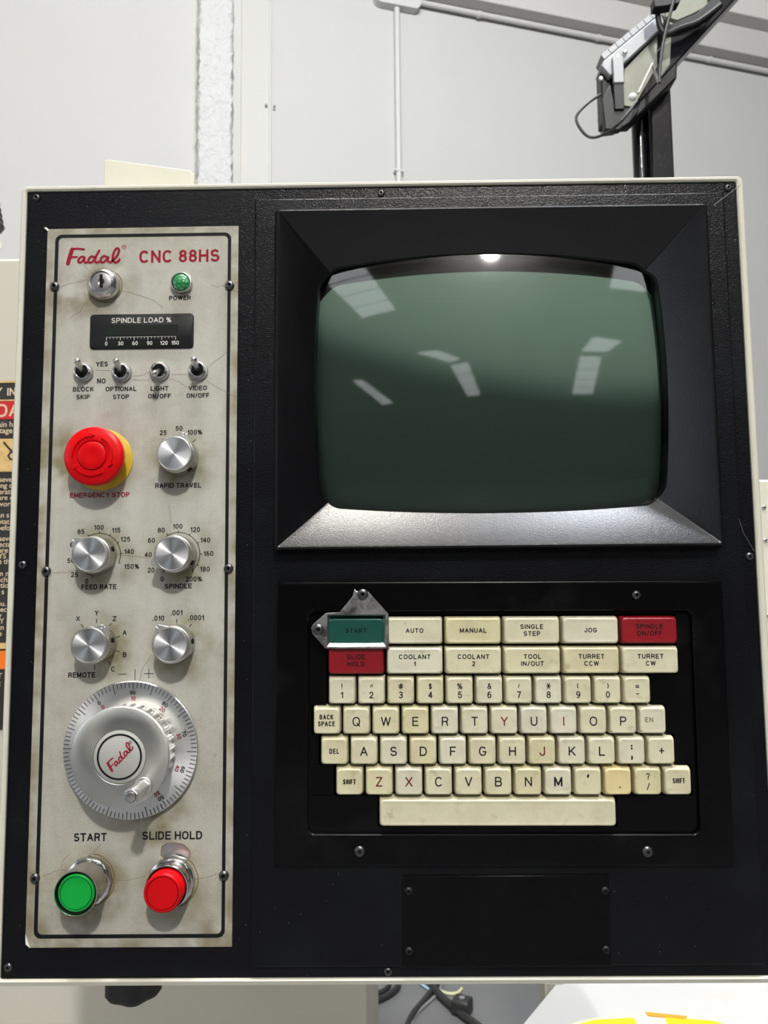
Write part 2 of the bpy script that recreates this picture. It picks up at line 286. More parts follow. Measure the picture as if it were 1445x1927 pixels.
def ribbon(bm, pts, t, M, rnd, z, sq=False):
    P = [Vector(p) for p in pts]; Q = [P[0]]
    for p in P[1:]:
        if (p-Q[-1]).length > 1e-4: Q.append(p)
    if len(Q) < 2: return
    P = Q; closed = (P[0]-P[-1]).length < .02*t+1e-3 and len(P) > 4
    for i in range(1, len(P)-1):          # split at sharp corners so that every limb keeps its width
        if (P[i]-P[i-1]).normalized().dot((P[i+1]-P[i]).normalized()) < -.05:
            ribbon(bm, P[:i+1], t, M, rnd, z, sq); ribbon(bm, P[i:], t, M, rnd, z+.008, sq); return
    if closed: P = P[:-1]
    n = len(P); h = t/2; Ls, Rs = [], []
    if sq and not closed:
        for a, b in ((0, 1), (-1, -2)):
            d = (P[a]-P[b]).normalized(); P[a] = P[a]+d*h*(1 if min(abs(d.x), abs(d.y)) < .2 else .35)
    for i, p in enumerate(P):
        a = P[i-1] if (i > 0 or closed) else None; b = P[(i+1) % n] if (i < n-1 or closed) else None
        d0 = (p-a).normalized() if a is not None else None; d1 = (b-p).normalized() if b is not None else None
        if d0 is None: d0 = d1
        if d1 is None: d1 = d0
        n0 = Vector((-d0.y, d0.x)); n1 = Vector((-d1.y, d1.x)); mm = n0+n1
        if mm.length < .35: mm = n1.copy(); k = 1
        else: mm.normalize(); k = min(1/max(mm.dot(n0), .3), 1.7)
        Ls.append(p+mm*h*k); Rs.append(p-mm*h*k)
    vl = [bm.verts.new((*M(q), z)) for q in Ls]; vr = [bm.verts.new((*M(q), z)) for q in Rs]
    for i in range(n if closed else n-1):
        j = (i+1) % n; bm.faces.new((vr[i], vr[j], vl[j], vl[i]))
    if rnd and not closed:
        for p, d in ((P[0], P[0]-P[1]), (P[-1], P[-1]-P[-2])):
            a0 = math.atan2(d.y, d.x); f = [bm.verts.new((*M(p+Vector((cos(a0+k), sin(a0+k)))*h), z)) for k in (-pi/2, -pi/4, 0, pi/4, pi/2)]; bm.faces.new(f)
def text(bm, s, x, y, h, t, w=None, wf=1.0, gap=.24, z=0, rot=0, align='c', rnd=False, slant=0):
    """lettering of cap height h centred on (x,y); t stroke; w total width (else natural)"""
    H = h-t; adv = []; X = 0; gl = []
    for ch in s:
        if ch == ' ': X += h*.36*wf; continue
        g = G[ch]; gw = g[0]*H*wf*.82; gl.append((g, X, gw)); X += gw+t+h*gap*.5*wf
    tot = X-h*gap*.5*wf; sx = (w/tot) if w else 1; W = tot*sx
    ox = {'c': -W/2, 'l': 0, 'r': -W}[align]; ca, sa = cos(rad(rot)), sin(rad(rot))
    def M(q):
        a, b = q.x+slant*q.y, q.y-h/2
        return (x+a*ca-b*sa, y+a*sa+b*ca)
    for g, X0, gw in gl:
        gx = X0*sx; gww = max(gw*sx+(t*(sx-1)), gw*.3) if gw else 0
        if not gw: gx += t*(sx-1)/2
        for q_, st in enumerate(g[1]): ribbon(bm, [(ox+gx+t/2+u*gww, t/2+v*H) for u, v in st], t, M, rnd, z+.015*q_, not rnd)
    return W
LOGO = [([(365,580),(392,470),(420,368)], 46), ([(412,364),(500,360),(590,372)], 25), ([(398,490),(450,484),(492,482)], 22),
    ([(602,492),(570,478),(530,500),(512,545),(535,568),(575,545),(604,500),(598,545),(620,570),(662,552)], 25), ([(745,490),(705,478),(668,508),(658,550),(690,570),(735,540),(765,480),(812,392)], 26), ([(770,470),(755,540),(775,570),(830,552)], 25),
    ([(925,492),(885,475),(845,500),(834,545),(858,570),(902,548),(944,492),(936,545),(975,572)], 25), ([(975,572),(1015,535),(1065,480),(1095,405),(1085,366),(1055,368),(1025,415),(1008,490),(1015,550),(1048,572),(1085,555),(1108,528)], 26)]
def logo(bm, x, y, w, rot=0, z=0, bold=1.28):
    s = w/773; ca, sa = cos(rad(rot)), sin(rad(rot))
    for k_, (pts, t) in enumerate(LOGO):
        P = [((px-728)*s, (467-py)*s) for px, py in pts]; P = [(q.x, q.y) for q in smooth3([(a, b, 0) for a, b in P], 4)]
        ribbon(bm, P, t*s*bold, lambda q: (x+q.x*ca-q.y*sa, y+q.x*sa+q.y*ca), True, z+.02*k_)
def reg_mark(bm, x, y, r, z=0):
    ribbon(bm, [(x+r*cos(2*pi*i/16), y+r*sin(2*pi*i/16)) for i in range(17)], r*.22, lambda q: (q.x, q.y), False, z)
    text(bm, 'R', x, y, r*1.1, r*.2, z=z)
def line(bm, pts, t, z=0, rnd=False): ribbon(bm, pts, t, lambda q: (q.x, q.y), rnd, z)
def screw(parent, x, y, z, r=3.1, h=2.1, m=None, hexr=1.15, label=None):
    bm = nb(); lathe(bm, [(r, 0), (r, h*.25), (r*.93, h*.55), (r*.72, h*.85), (hexr+.25, h), (hexr, h*.97), (hexr*.95, h*.3)], 24, cap1=True)
    o = obj('screw', bm, m or dark_steel, parent, (x, y, z), label=label)
    bm = nb(); lathe(bm, [(hexr*.95, 0), (hexr*.95, .1)], 6); obj('hex_socket', bm, deep_black, o, (0, 0, h*.32))
    return o
# ================================================================= THE SETTING
TH = 15.7; WLOC = (0, 0, -4500)
def wallobj(name, bm, m, p=(0, 0), kind='structure', parent=None, **k):
    # wall-local millimetres: x along the wall, y away from the viewer, z height above the panel origin
    if parent: return obj(name, bm, m, parent, **k)
    o = obj(name, bm, m, None, WLOC, TH, flat=False, kind=kind, **k); return o
bm = nb(); box(bm, -9000, 16000, 0, 150, -1350, 4500); wallobj('wall_back', bm, wall_m)
bm = nb(); box(bm, -12000, 16000, -26000, 9000, -1400, -1350); obj('floor', bm, floor_m, None, (0, 0, 0), flat=False, kind='structure')
bm = nb(); box(bm, -14000, 18000, -26000, 9000, 4500, 4600); obj('ceiling', bm, soffit_m, None, (0, 0, 0), flat=False, kind='structure')
# rough plaster pillar (real relief on its front)
bm = nb(); nx, nz = 14, 150; grid = {}
for i in range(nx+1):
    for j in range(nz+1):
        e = 0 if 0 < i < nx else 1
        d = -110 + (110 if e else 0) - (0 if e else random.uniform(-5, 7))
        x = -1266+231*(i if not e else (.0 if i == 0 else nx))/nx + (random.uniform(-7, 7) if i in (0, 1, nx-1, nx) else 0)
        grid[i, j] = bm.verts.new((x, d if not e else 0, 1200+3300*j/nz))
for i in range(nx):
    for j in range(nz): bm.faces.new((grid[i,j], grid[i+1,j], grid[i+1,j+1], grid[i,j+1]))
wallobj('trim_1', bm, stucco, ang=80)
bm = nb(); box(bm, -985, -800, -14, 5, -1350, 4500); wallobj('trim_2', bm, mat('cream_board', (.50, .496, .47), .6, var=[((8, 8, 1), .4, (.55, .50, .42), .5, .8)]), bevel=3)
# beam along the top of the wall: soffit, face, courses of block above
bm = nb(); box(bm, -9000, 16000, -150, 20, 4010, 4230); wallobj('trim_3', bm, soffit_m, bevel=6)
bm = nb(); box(bm, -9000, 16000, -260, 20, 4232, 4500); wallobj('trim_4', bm, mat('beam_paint', (.62, .60, .57), .8), bevel=6)
def wthing(name, label, cat, x, h, group=None):
    o = thing(name, label, cat, (0, 0, 0), TH, group, flat=False); th = rad(TH)
    q = Vector((x*cos(th)/1000, 4.5+x*sin(th)/1000, h/1000+H0)); o.location = q; return o
t = wthing('conduit', 'thin white cable conduit running down the wall beside the rough pillar', 'conduit', -796, 2800)
bm = nb(); tube(bm, [(0, -14, -4000), (0, -14, 1700)], 9, 10); obj('pipe', bm, pipe_m, t)
for k in (-9, 9): bm = nb(); lathe(bm, [(8, 0), (8, 8)], 10); o = obj('clip', bm, dark_steel, t, (k*3, -22, 275)); o.rotation_euler = (pi/2, 0, 0)
t = wthing('conduit', 'white vertical pipe dropping from the junction box on the wall', 'conduit', 75, 2800)
bm = nb(); tube(bm, [(0, -26, -4000), (0, -26, 1150)], 20, 14); obj('pipe', bm, pipe_m, t)
bm = nb(); box(bm, -32, 32, -48, 0, -8, 8); obj('clip', bm, pipe_m, t, (0, 0, -55), bevel=3)
t = wthing('junction_box', 'white junction box on the wall at the top of the vertical pipe', 'electrical box', 75, 4010)
bm = nb(); rings(bm, [[(x, -y_, z) for x, z, _ in loop(-165, 165, -80, 120, 45, 12)] for y_ in (0, 55, 62)]); obj('cover', bm, pipe_m, t)
bm = nb(); tube(bm, [(150, -28, 30), (200, -28, 30)], 26, 12); obj('gland', bm, pipe_m, t)
t = wthing('conduit', 'white horizontal conduit running right from the junction box under the beam', 'conduit', 240, 3992)
bm = nb(); tube(bm, [(0, -34, 12), (4200, -34, 2)], 22, 14); obj('pipe', bm, pipe_m, t)
for x in (430, 1380, 2350): bm = nb(); tube(bm, [(x, -34, 10), (x+26, -34, 10)], 29, 14); obj('clip', bm, pipe_m, t)
# skylights in the roof, seen as reflections in the picture tube, except the last
SKY = [[(-3000, 4700), (-1900, 4700), (-1600, 7480), (-2700, 7700)], [(3750, 4400), (4800, 4400), (5250, 5350), (4200, 5700)], [(-1500, 11500), (-600, 11350), (400, 12650), (-100, 13150)],
       [(-100, 13500), (750, 13100), (2050, 21200), (1120, 21600)], [(5300, 9150), (6550, 9000), (6650, 10400), (5550, 10850)], [(5720, 11400), (6660, 11050), (10200, 19000), (8750, 19600)], [(-5650, 14750), (-5100, 15000), (-5000, 23100), (-6050, 23550)],
       [(-1200, -2300), (1200, -2300), (1200, 0), (-1200, 0)]]  # unseen panel, added to brighten the lower bezel slope and back wall
for k, q in enumerate(SKY):
    o = bpy.data.objects.new('window_%d' % (k+1), None); C.objects.link(o); o.location = V(0, 4480, 0); o['kind'] = 'structure'
    for j in range(4):
        a, b = j/4+.012, (j+1)/4-.012; bm = nb(); f = []
        for u, v in ((0, a), (1, a), (1, b), (0, b)):
            x = (q[0][0]*(1-v)+q[3][0]*v)*(1-u)+(q[1][0]*(1-v)+q[2][0]*v)*u; z = (q[0][1]*(1-v)+q[3][1]*v)*(1-u)+(q[1][1]*(1-v)+q[2][1]*v)*u
            f.append((x, -z))
        rings(bm, [[(x, y, 0) for x, y in f], [(x, y, 12) for x, y in f]]); obj('pane', bm, sky_m if k < 7 else sky_fill, o)
# side wall of the hall, far to the left and out of frame, windows added to brighten the right bezel slope
bm = nb(); box(bm, -150, 0, -9000, 6500, -1350, 4500); obj('wall_left', bm, wall_m, None, (-7500, 0, 0), flat=False, kind='structure')
for k in range(2):
    o = bpy.data.objects.new('window_%d' % (9+k), None); C.objects.link(o); o.location = V(-7480, 1900, 5600-2700*k); o['kind'] = 'structure'
    for j in (0, 1): bm = nb(); box(bm, -10, 10, -1000+1020*j, -20+1020*j, -1000, 1000); obj('pane', bm, mat('window_daylight', (.72, .84, 1.0), .5, emit=2.4), o)
# ================================================================= BEHIND THE CONSOLE
t = thing('machine_cabinet', 'beige machine cabinet with warning sign standing behind the console on the left', 'cabinet', (0, 0, 0))
bm = nb(); box(bm, -1000, -26, -1350, 335, -900, -350); obj('housing', bm, cream2, t, bevel=4)
# warning sign on the cabinet door
t = thing('warning_sign', 'worn black warning sign with red and orange bands at the far left', 'sign', (-430, 0, -350))
bm = nb(); box(bm, -90, 30, -199, 189, .05, 1.2); obj('plate', bm, sign_black, t)
bm = nb(); box(bm, -86, 26, 145, 165.5, 1.2, 1.5); obj('danger_band', bm, sign_red, t)
bm = nb(); box(bm, -86, 26, 85, 122.5, 1.2, 1.5); obj('picture_panel', bm, sign_gold, t)
for a_ in ((187, 189.5), (166, 167.5), (-112, -105.5)): bm = nb(); box(bm, -88, 28, *a_, 1.2, 1.6); obj('rule', bm, sign_gold, t)
bm = nb(); box(bm, -86, 26, -134, -114, 1.2, 1.5); obj('caution_band', bm, sign_orange, t)
bm = nb(); line(bm, [(-1.5, 119), (3.5, 113), (10, 106.5)], 2.2, 1.6); line(bm, [(13, 99), (7, 99), (4.5, 103), (8.5, 109)], 2.2, 1.62); obj('pictogram', bm, sign_black, t)
bm = nb()
text(bm, 'IN', 5.5, 176.5, 9, 1.6, z=1.6); text(bm, 'Y', -8.5, 177.5, 9, 1.6, z=1.6)
text(bm, 'DA', 3, 155, 15, 2.4, z=1.6, w=26)
obj('lettering', bm, sign_tan, t, weld=False)
def low(s, x, y, size):
    bm = nb()   # lower-case lettering from Blender's built-in typeface, turned into flat mesh
    c = bpy.data.curves.new('t', 'FONT'); c.body = s; c.size = size; c.offset = size*.012
    o = bpy.data.objects.new('t', c); C.objects.link(o); me = bpy.data.meshes.new_from_object(o.evaluated_get(bpy.context.evaluated_depsgraph_get()))
    for v in me.vertices: v.co = Vector((x+v.co.x, y+v.co.y, 1.6))
    b2 = bmesh.new(); b2.from_mesh(me); bpy.data.objects.remove(o); bpy.data.meshes.remove(me)
    vm = [bm.verts.new(v.co) for v in b2.verts]
    for f in b2.faces:
        try: bm.faces.new([vm[v.index] for v in f.verts])
        except ValueError: pass
    b2.free(); bmesh.ops.delete(bm, geom=[f for f in bm.faces if f.calc_area() < 1e-9], context='FACES'); obj('lettering', bm, sign_tan, t, weld=False)
for s, y in (('ain h', 136), ('ltage', 129)): low(s, -8.5, y, 9)
for s, y in (('sever', 73.4), ('ing o', 66.6), ('erating', 59.6), ('are c', 53), ('work', 45.8), ('an s', 33.2), ('otat', 26), ('befor', 19)): low(s, -5, y, 8.2)
for s, y in (('seve', 7), ('ectri', .4), ('are', -6), ('YS', -12.5), ('e th', -18.6), ('m n', -32), ('achi', -38.6), ('ctio', -45), (') s', -52), ('ou.', -65), ('pec', -71.5), ('w', -78), ('LY', -84.3), ('ain', -91.2), ('se', -98)): low(s, -2.5, y, 8.2)
low('T', 1.5, -144, 8.2); low('c', 2, -152, 8.2)
# second machine panel at the right
t = thing('side_cabinet', 'off-white machine side panel with small bolts showing past the right edge of the console', 'cabinet', (0, 0, 0))
bm = nb(); box(bm, 470, 1100, -1350, 86.5, -800, -500); obj('housing', bm, cream, t, bevel=3)
for x, y in ((491.2, 49.7), (490.8, 6.7), (489, -90)): screw(t, x, y, -500, 3, 2, steel)
# bench
t = thing('workbench', 'white-topped bench standing low behind and below the console at the right', 'table', (0, 0, 0))
P = [(95, 275), (137, 340), (187, 418), (229, 484), (930, 484), (930, 275)]
bm = nb(); prism(bm, [(x, -z) for x, z in [(a, -b) for a, b in P]], -530, -500); bm.faces.ensure_lookup_table()
obj('bench_top', bm, bench_m, t, flat=False).rotation_euler = (-pi/2, 0, 0)
bm = nb()
for x, z in ((240, -460), (880, -460), (880, -300), (150, -300)): 
    bm = nb(); box(bm, x, x+35, -1350, -530, z, z+35); obj('leg', bm, cream, t, bevel=2)
t = thing('yellow_wrapper', 'yellow printed film wrapper with an orange stripe lying on the white bench', 'packaging', (260, -500, -300), flat=False)
bm = nb(); prism(bm, [(-110, -30), (110, -30), (108, 20), (76, 42), (40, 50), (5, 58), (-35, 49), (-62, 42), (-85, 30)], .2, 3); obj('film', bm, sheet_m, t, bevel=1)
bm = nb(); prism(bm, [(-100, -28), (-12, -28), (-8, 44), (-50, 40), (-78, 28)], 3, 3.6); obj('yellow_print', bm, yel2, t)
bm = nb(); prism(bm, [(10, -28), (104, -28), (100, 18), (70, 38), (25, 44)], 3, 3.6); obj('yellow_print', bm, yel2, t)
bm = nb(); prism(bm, [(8, 47), (45, 40), (48, 46), (7, 54)], 3.6, 4.0); obj('stripe', bm, orange_m, t, label='orange stripe')
t = thing('corner_bracket', 'small cream block at the back corner of the white bench', 'bracket', (180, -500, -425), flat=False)
bm = nb(); box(bm, -6, 16, -8, 30, -45, 3); obj('block', bm, cream, t, bevel=2)
# floor cables
def cable(label, pts, r, m=rubber, name='cable', group=None):
    bm = nb(); x0, y0 = pts[0]; tube(bm, [(x-x0, -(z-y0), r+(pts_z if False else 0)) for x, z in pts], r, 8, 4)
    o = obj(name, bm, m, None, (x0, -1350, y0), flat=False); o['label'] = label; o['category'] = 'cable'
    if group: o['group'] = group
    return o
cable('thick black cable looping on the grey floor nearest the beige cabinet', [(-160, -2010), (-60, -2030), (0, -2090), (10, -2150), (-10, -2260)], 10)
cable('black cable forming the inner loop beside the beige cabinet', [(-160, -2070), (-60, -2080), (-20, -2120), (-20, -2200), (30, -2290)], 8)
cable('long black cable crossing the floor towards the lower right', [(60, -2230), (115, -2120), (150, -2040), (200, -1950), (240, -1890), (290, -1800), (360, -1500), (500, -1300)], 12)
cable('black cable curving down from the crossing to the bottom of the picture', [(190, -2230), (128, -2110), (90, -2030), (55, -1960), (35, -1890), (25, -1800), (40, -1500), (120, -1250)], 9)
cable('thin grey cable running beside the curving black cable', [(160, -2180), (140, -2090), (105, -2030), (75, -1985), (50, -1930), (40, -1800)], 5, mat('grey_sheath', (.2, .2, .2), .5))
cable('thin pale blue wire joining the cable crossing from the left', [(50, -2240), (80, -2150), (118, -2098)], 5, mat('blue_sheath', (.35, .5, .62), .5))
o = cable('pale yellow wire with an orange tip lying right of the cable crossing', [(135, -2105), (170, -2080), (200, -2085), (215, -2110)], 5, mat('yellow_sheath', (.6, .6, .35), .5))
t = thing('power_plug', 'black power plug lying on the grey floor right of the crossed cables', 'plug', (205, -1350, -1975), -25, flat=False)
bm = nb(); box(bm, -28, 28, -26, 26, 0, 45); obj('body', bm, rubber, t, bevel=7)
bm = nb(); lathe(bm, [(9, 45), (9, 47)], 16); obj('pin_hole', bm, steel, t)
# pale fitting at far left
t = thing('air_fitting', 'black ribbed fitting with a white collar at the left edge above the cabinet', 'fitting', (-553, 424, -500))
bm = nb(); pr = []
for k in range(9): pr += [(29-k*1.6, 24+k*8), (31-k*1.6, 26+k*8), (29-k*1.6, 31+k*8)]
lathe(bm, [(26, 16)]+pr+[(14, 98)], 32); o = obj('ribbed_body', bm, rubber, t); o.rotation_euler = (-pi/2, 0, 0)
bm = nb(); lathe(bm, [(24, 0), (28, 1), (28, 13), (26, 15)], 32); o = obj('collar', bm, white_pl, t, label='white collar'); o.rotation_euler = (-pi/2, 0, 0)
# ---- work light on its mast
t = thing('light_mast', 'glossy black steel mast with a diagonal arm rising behind the console at the right', 'post', (530, -1350, -920))
bm = nb(); box(bm, -23, 21, 0, 2300, -22, 22); obj('post', bm, black_gloss, t, bevel=5)
bm = nb(); tube(bm, [(-34, 0, -8), (-34, 2240, -8)], 14, 16); obj('side_tube', bm, black_gloss, t)
bm = nb(); prism(bm, [(x*.985-12, (y-2282)*.985+2264) for x, y in [(-107, 2165), (-82, 2168), (24, 2282), (180, 2452), (140, 2478), (-20, 2300), (-114, 2200)]], 24, 62); obj('arm', bm, black_gloss, t, bevel=3)
for q in ((37, 2342), (20, 2362)): screw(t, q[0], q[1], 62, 6, 4, steel)
bm = nb(); box(bm, -14, 4, 1980, 1996, 22, 26); obj('clamp', bm, steel, t, bevel=1)
def FL(P, z, ox=480, oy=950, oz=-860):   # outline measured at 1.4 m depth, moved to its own depth
    k = (505.6-oz-z)/1405.6
    return [(5.7+(x+ox-5.7)*k-ox, -44.7+(y+oy+44.7)*k-oy) for x, y in P]
def FT(P): return [(*FL([(x, y)], z)[0], z) for x, y, z in P]
t = thing('flood_light', 'grey finned flood light with a dark frame tilted on the diagonal arm', 'lamp', (480, 950, -860))
bm = nb(); prism(bm, FL([(-62, -10), (-58, 0), (62, 104), (90, 60), (84, -30), (-6, -118), (-62, -118)], 0), -34, 0); obj('housing', bm, matte_black, t, bevel=3)
bm = nb(); prism(bm, FL([(-62, -2), (-54, 10), (58, 104), (66, 86), (60, 72), (-44, -26)], 12), -30, 12); obj('top_rail', bm, lamp_grey, t, bevel=3, label='silver rail')
for k in range(8):
    u = k/8; bm = nb(); cx, cy = -50+112*u, 14+94*u
    prism(bm, FL([(cx-4, cy-3), (cx+9, cy+8), (cx+3, cy+17), (cx-10, cy+6)], 4), -34, 4); obj('fin', bm, lamp_grey, t)
bm = nb(); prism(bm, FL([(-16, -10), (50, 58), (47, -6), (-2, -88), (-26, -84)], 5), 0, 5); obj('lens', bm, lens_glass, t, bevel=1)
bm = nb(); prism(bm, FL([(62, 66), (78, 72), (72, -2), (52, -30)], 5), 0, 5); obj('lens', bm, lens_glass, t, bevel=1)
bm = nb(); prism(bm, FL([(-38, -38), (-17, -38), (-17, 16), (-38, 16)], 20), 12, 20); obj('bracket', bm, lamp_grey, t, bevel=1.5, label='grey bracket')
bm = nb(); prism(bm, FL([(-38, -92), (-19, -92), (-19, -38), (-38, -38)], 18), 6, 18); obj('bracket', bm, matte_black, t, bevel=1.5)
bm = nb(); prism(bm, FL([(-62, -70), (-44, -40), (-36, -92), (10, -92), (-8, -118), (-30, -134), (-58, -132), (-60, -100)], 14), 0, 14); obj('end_cap', bm, matte_black, t, bevel=2)
for q in ((-28, 14), (-14, 24), (-62, -30)): screw(t, *FL([q], 16)[0], 16, 4.5, 3, steel)
bm = nb(); bmesh.ops.create_uvsphere(bm, u_segments=16, v_segments=10, radius=7); obj('knob', bm, white_pl, t, FT([(-3, -68, 62)])[0], label='white knob')
bm = nb(); tube(bm, FT([(38, 0, 40), (8, -60, 62)]), 2.2, 6); tube(bm, FT([(38, -6, 40), (48, -40, 40)]), 2.5, 6); obj('stay_rod', bm, steel, t)
bm = nb(); tube(bm, FT([(-64, -62, 0), (-90, -80, 5), (-112, -106, 5), (-104, -132, 5), (-86, -148, 5), (-60, -142, 20), (-30, -120, 62), (6, -76, 64)]), 2.6, 8, 5); obj('cable', bm, rubber, t, label='grey-black cable loop')
bm = nb(); tube(bm, FT([(88, 140, 66), (76, 100, 66), (60, 40, 66), (52, -10, 66), (50, -40, 66)]), 3, 8, 4); obj('cable', bm, rubber, t)
bm = nb(); tube(bm, FT([(52, 124, 40), (54, 82, 42), (66, 60, 42), (96, 72, 42), (130, 84, 42), (175, 118, 42)]), 5, 8, 3); obj('yoke', bm, matte_black, t)
bm = nb(); prism(bm, FL([(62, 56), (62, 74), (128, 102), (168, 140), (180, 118), (140, 76), (96, 62)], 38), 30, 38); obj('yoke_plate', bm, matte_black, t, bevel=1)
bm = nb(); prism(bm, FL([(68, 96), (70, 130), (150, 150), (150, 118), (122, 102), (90, 88)], 20), 10, 20); obj('reflector', bm, lens_glass, t, bevel=1)
bm = nb(); prism(bm, FL([(46, 116), (46, 136), (100, 140), (96, 124), (70, 118)], 60), 40, 60); obj('clamp', bm, matte_black, t, bevel=2)
# ================================================================= CONSOLE
con = thing('operator_console', 'cream-edged operator console box with a grained black fascia, facing the viewer', 'control console')
bm = nb(); n_ = 12
rings(bm, [loop(-242.6, 242.8, -289.2, 226.4, 1.5, n_, z=-4), loop(-242.6, 242.8, -289.2, 226.4, 1.5, n_, z=1.2), loop(-243.6, 243.8, -290.2, 227.4, 2, n_, z=2.0), loop(-245.3, 246.3, -293, 228.8, 3, n_, z=2.0),
           loop(-246.3, 247.5, -294.4, 229.8, 4, n_, z=.8), loop(-246.3, 247.5, -294.4, 229.8, 4, n_, z=-150)], False, True)
for v in bm.verts:
    if v.co.y < -291.5 and v.co.z > -10: v.co.z -= 3.2 if v.co.y < -294 else 1.2
obj('housing', bm, cream, con, ang=30)
bm = nb(); xs = [-242.6, -60, 208, 242.8]; ys = [-289.2, -210, -52, -16, 199, 226.4]
slab(bm, xs, ys, {(1, 1), (1, 3)}, -4, 0); obj('fascia', bm, abs_black, con, bevel=.5, label='grained black plastic sheet')
bm = nb(); xs = [-85.5, -60, 208, 233.6]; ys = [-282, -210, -52, -16, 199, 217.9]
slab(bm, xs, ys, {(1, 1), (1, 3)}, 0, 2.6); obj('raised_panel', bm, abs_black, con, bevel=1.5, seg=4, label='raised black surround of screen and keyboard')
bm = nb(); box(bm, -82, 230, -280, 216, -75, -60); obj('inner_box', bm, deep_black, con)
bm = nb(); slab(bm, [-84, -61, 209, 232], [-281, -211, -51, -17, 200, 217], {(1, 1), (1, 3)}, -60, -4); obj('inner_wall', bm, deep_black, con)
for x, y, z in ((-236.3, 222.3, 0), (.8, 221.8, 0), (237.5, 222.0, 0), (-237.3, -30, 0), (238.7, -29.2, 0), (-237.7, -282.1, 0), (.5, -285.6, 0)): screw(con, x, y, z, 2.6, 1.5, hexr=.95)
bm = nb(); line(bm, [(226, 208.5), (245, 222.8)], .35, 2.75); line(bm, [(232, -5), (234.5, -14), (241, -26)], .2, 2.7)
for k in range(34):
    x, y = random.uniform(-84, 232), random.uniform(-280, -224); a = random.uniform(0, pi); l = random.uniform(.3, 1.2)
    if not (8 < x < 140): line(bm, [(x, y), (x+l*cos(a), y+l*sin(a))], .22, 2.7)
for k in range(40):
    x, y = random.choice([(random.uniform(-240, -228), random.uniform(-280, 200)), (random.uniform(-94, -87), random.uniform(-280, 200)), (random.uniform(-240, -90), random.uniform(203, 224))])
    line(bm, [(x, y), (x+random.uniform(-.6, .6), y+random.uniform(-.6, .6))], .25, .06)
obj('scratches', bm, scratch_m, con, kind='stuff', weld=False)
t = thing('clamp_knob', 'black lobed hand knob under the lower left of the console', 'knob', (-183, -294.6, -75))
bm = nb(); f_ = lambda a: -2.5*(.5-.5*cos(5*a))
lathe(bm, [(26, 0, .4), (26, -8, .4), (20, -22, 1), (20, -38, 1), (17, -42, 1)], 60, rip=f_); o = obj('grip', bm, rubber, t); o.rotation_euler = (-pi/2, 0, 0)
t = thing('mounting_bracket', 'cream sheet-steel bracket with a sloping top edge rising behind the console', 'bracket', (-180, 230, -60))
bm = nb(); prism(bm, [(-33.5, -1), (-33.7, 53), (-30, 54.2), (33, 44.5), (35.2, 42.5), (35.4, -1)], -3, 0); obj('front_sheet', bm, cream, t, bevel=.8)
bm = nb(); prism(bm, [(-30, 52), (-30, 54.2), (33, 44.5), (33, 42.5)], -60, -2); obj('top_flange', bm, cream, t, bevel=.6)
bm = nb(); box(bm, 33.6, 35.6, -1, 43, -60, -2); obj('side_flange', bm, cream, t, bevel=.6)
# ---- blank cover plate
t = thing('blank_cover_plate', 'flat black rectangular cover plate with four corner screws below the keyboard', 'cover plate', (74.3, -254.3, 2.6))
bm = nb(); box(bm, -64.6, 64.6, -27, 27.2, 0, 1.6); obj('plate', bm, abs_smooth, t, bevel=.35)
for x, y in ((-60.3, 18.3), (61.9, 17.8), (-60.6, -17.5), (61.2, -17.3)): screw(t, x, y, 1.6, 2.5, 1.3, matte_black, .9)
# ================================================================= CRT MONITOR
t = thing('crt_monitor', 'dark green picture tube in a deep sloping black bezel', 'monitor', (0, 0, 2.6))
n_ = 48; q = dict(bx=4, by0=5.5, by1=8); OP = (-42, 189, 6.8, 173)
def edge(ins=0, zz=None):
    l = loop(OP[0]+ins, OP[1]-ins, OP[2]+ins, OP[3]-ins, 14, n_, **q)
    return [(x, y, 9.0-.78*min(x+67.2, 215.6-x, y+20, 203.4-y)-ins*1.5 if zz is None else zz) for x, y, _ in l]
rings(bm := nb(), [loop(-70.8, 219, -23.6, 206.8, 3, n_, z=0), loop(-70.8, 219, -23.6, 206.8, 3, n_, z=5.6), loop(-70.2, 218.4, -23, 206.2, 2.8, n_, z=7.6), loop(-69, 217.3, -21.9, 205, 2.4, n_, z=9.1), loop(-67.9, 216.3, -20.8, 204.1, 1.6, n_, z=9.4), loop(-66.8, 215.2, -19.6, 203, 1.2, n_, z=8.8),
      edge(), edge(.8), edge(.8, -48)], False, False)
obj('bezel', bm, bezel_black, t, ang=24, label='grained black sloping bezel')
def dome(x0, x1, y0, y1, R, zc, n=36, clip=None):
    bm = nb(); vs = {}
    for i in range(n+1):
        for j in range(n+1):
            x = x0+(x1-x0)*i/n; y = y0+(y1-y0)*j/n; d2 = (x-73)**2+(y-91)**2; vs[i, j] = bm.verts.new((x, y, zc-R+math.sqrt(R*R-d2)))
    for i in range(n):
        for j in range(n): bm.faces.new((vs[i,j], vs[i+1,j], vs[i+1,j+1], vs[i,j+1]))
    return bm
obj('glass', dome(-52, 199, -2, 186, 600, -2.6), glass_m, t, weld=False, label='curved glass face')
bm = nb(); R_ = 600; zc = -8.6; ls = []
for s in [1, .93, .86, .78, .7, .6, .5, .4, .3, .2, .1, .03]:
    l = []
    for x, y, _ in loop(-42.5, 190.5, 5.5, 163.5, 15, 32, bx=5, by0=5.5, by1=6.5):
        x = 73+(x-73)*s; y = 88+(y-88)*s; l.append((x, y, zc-R_+math.sqrt(R_*R_-(x-73)**2-(y-91)**2)))
    ls.append(l)
rings(bm, ls, False, True); obj('phosphor_layer', bm, phosphor_m, t, ang=80, label='dark green phosphor layer behind the glass')
obj('shadow_mask', dome(-56, 206, -10, 190, 600, -9.6), deep_black, t, weld=False)
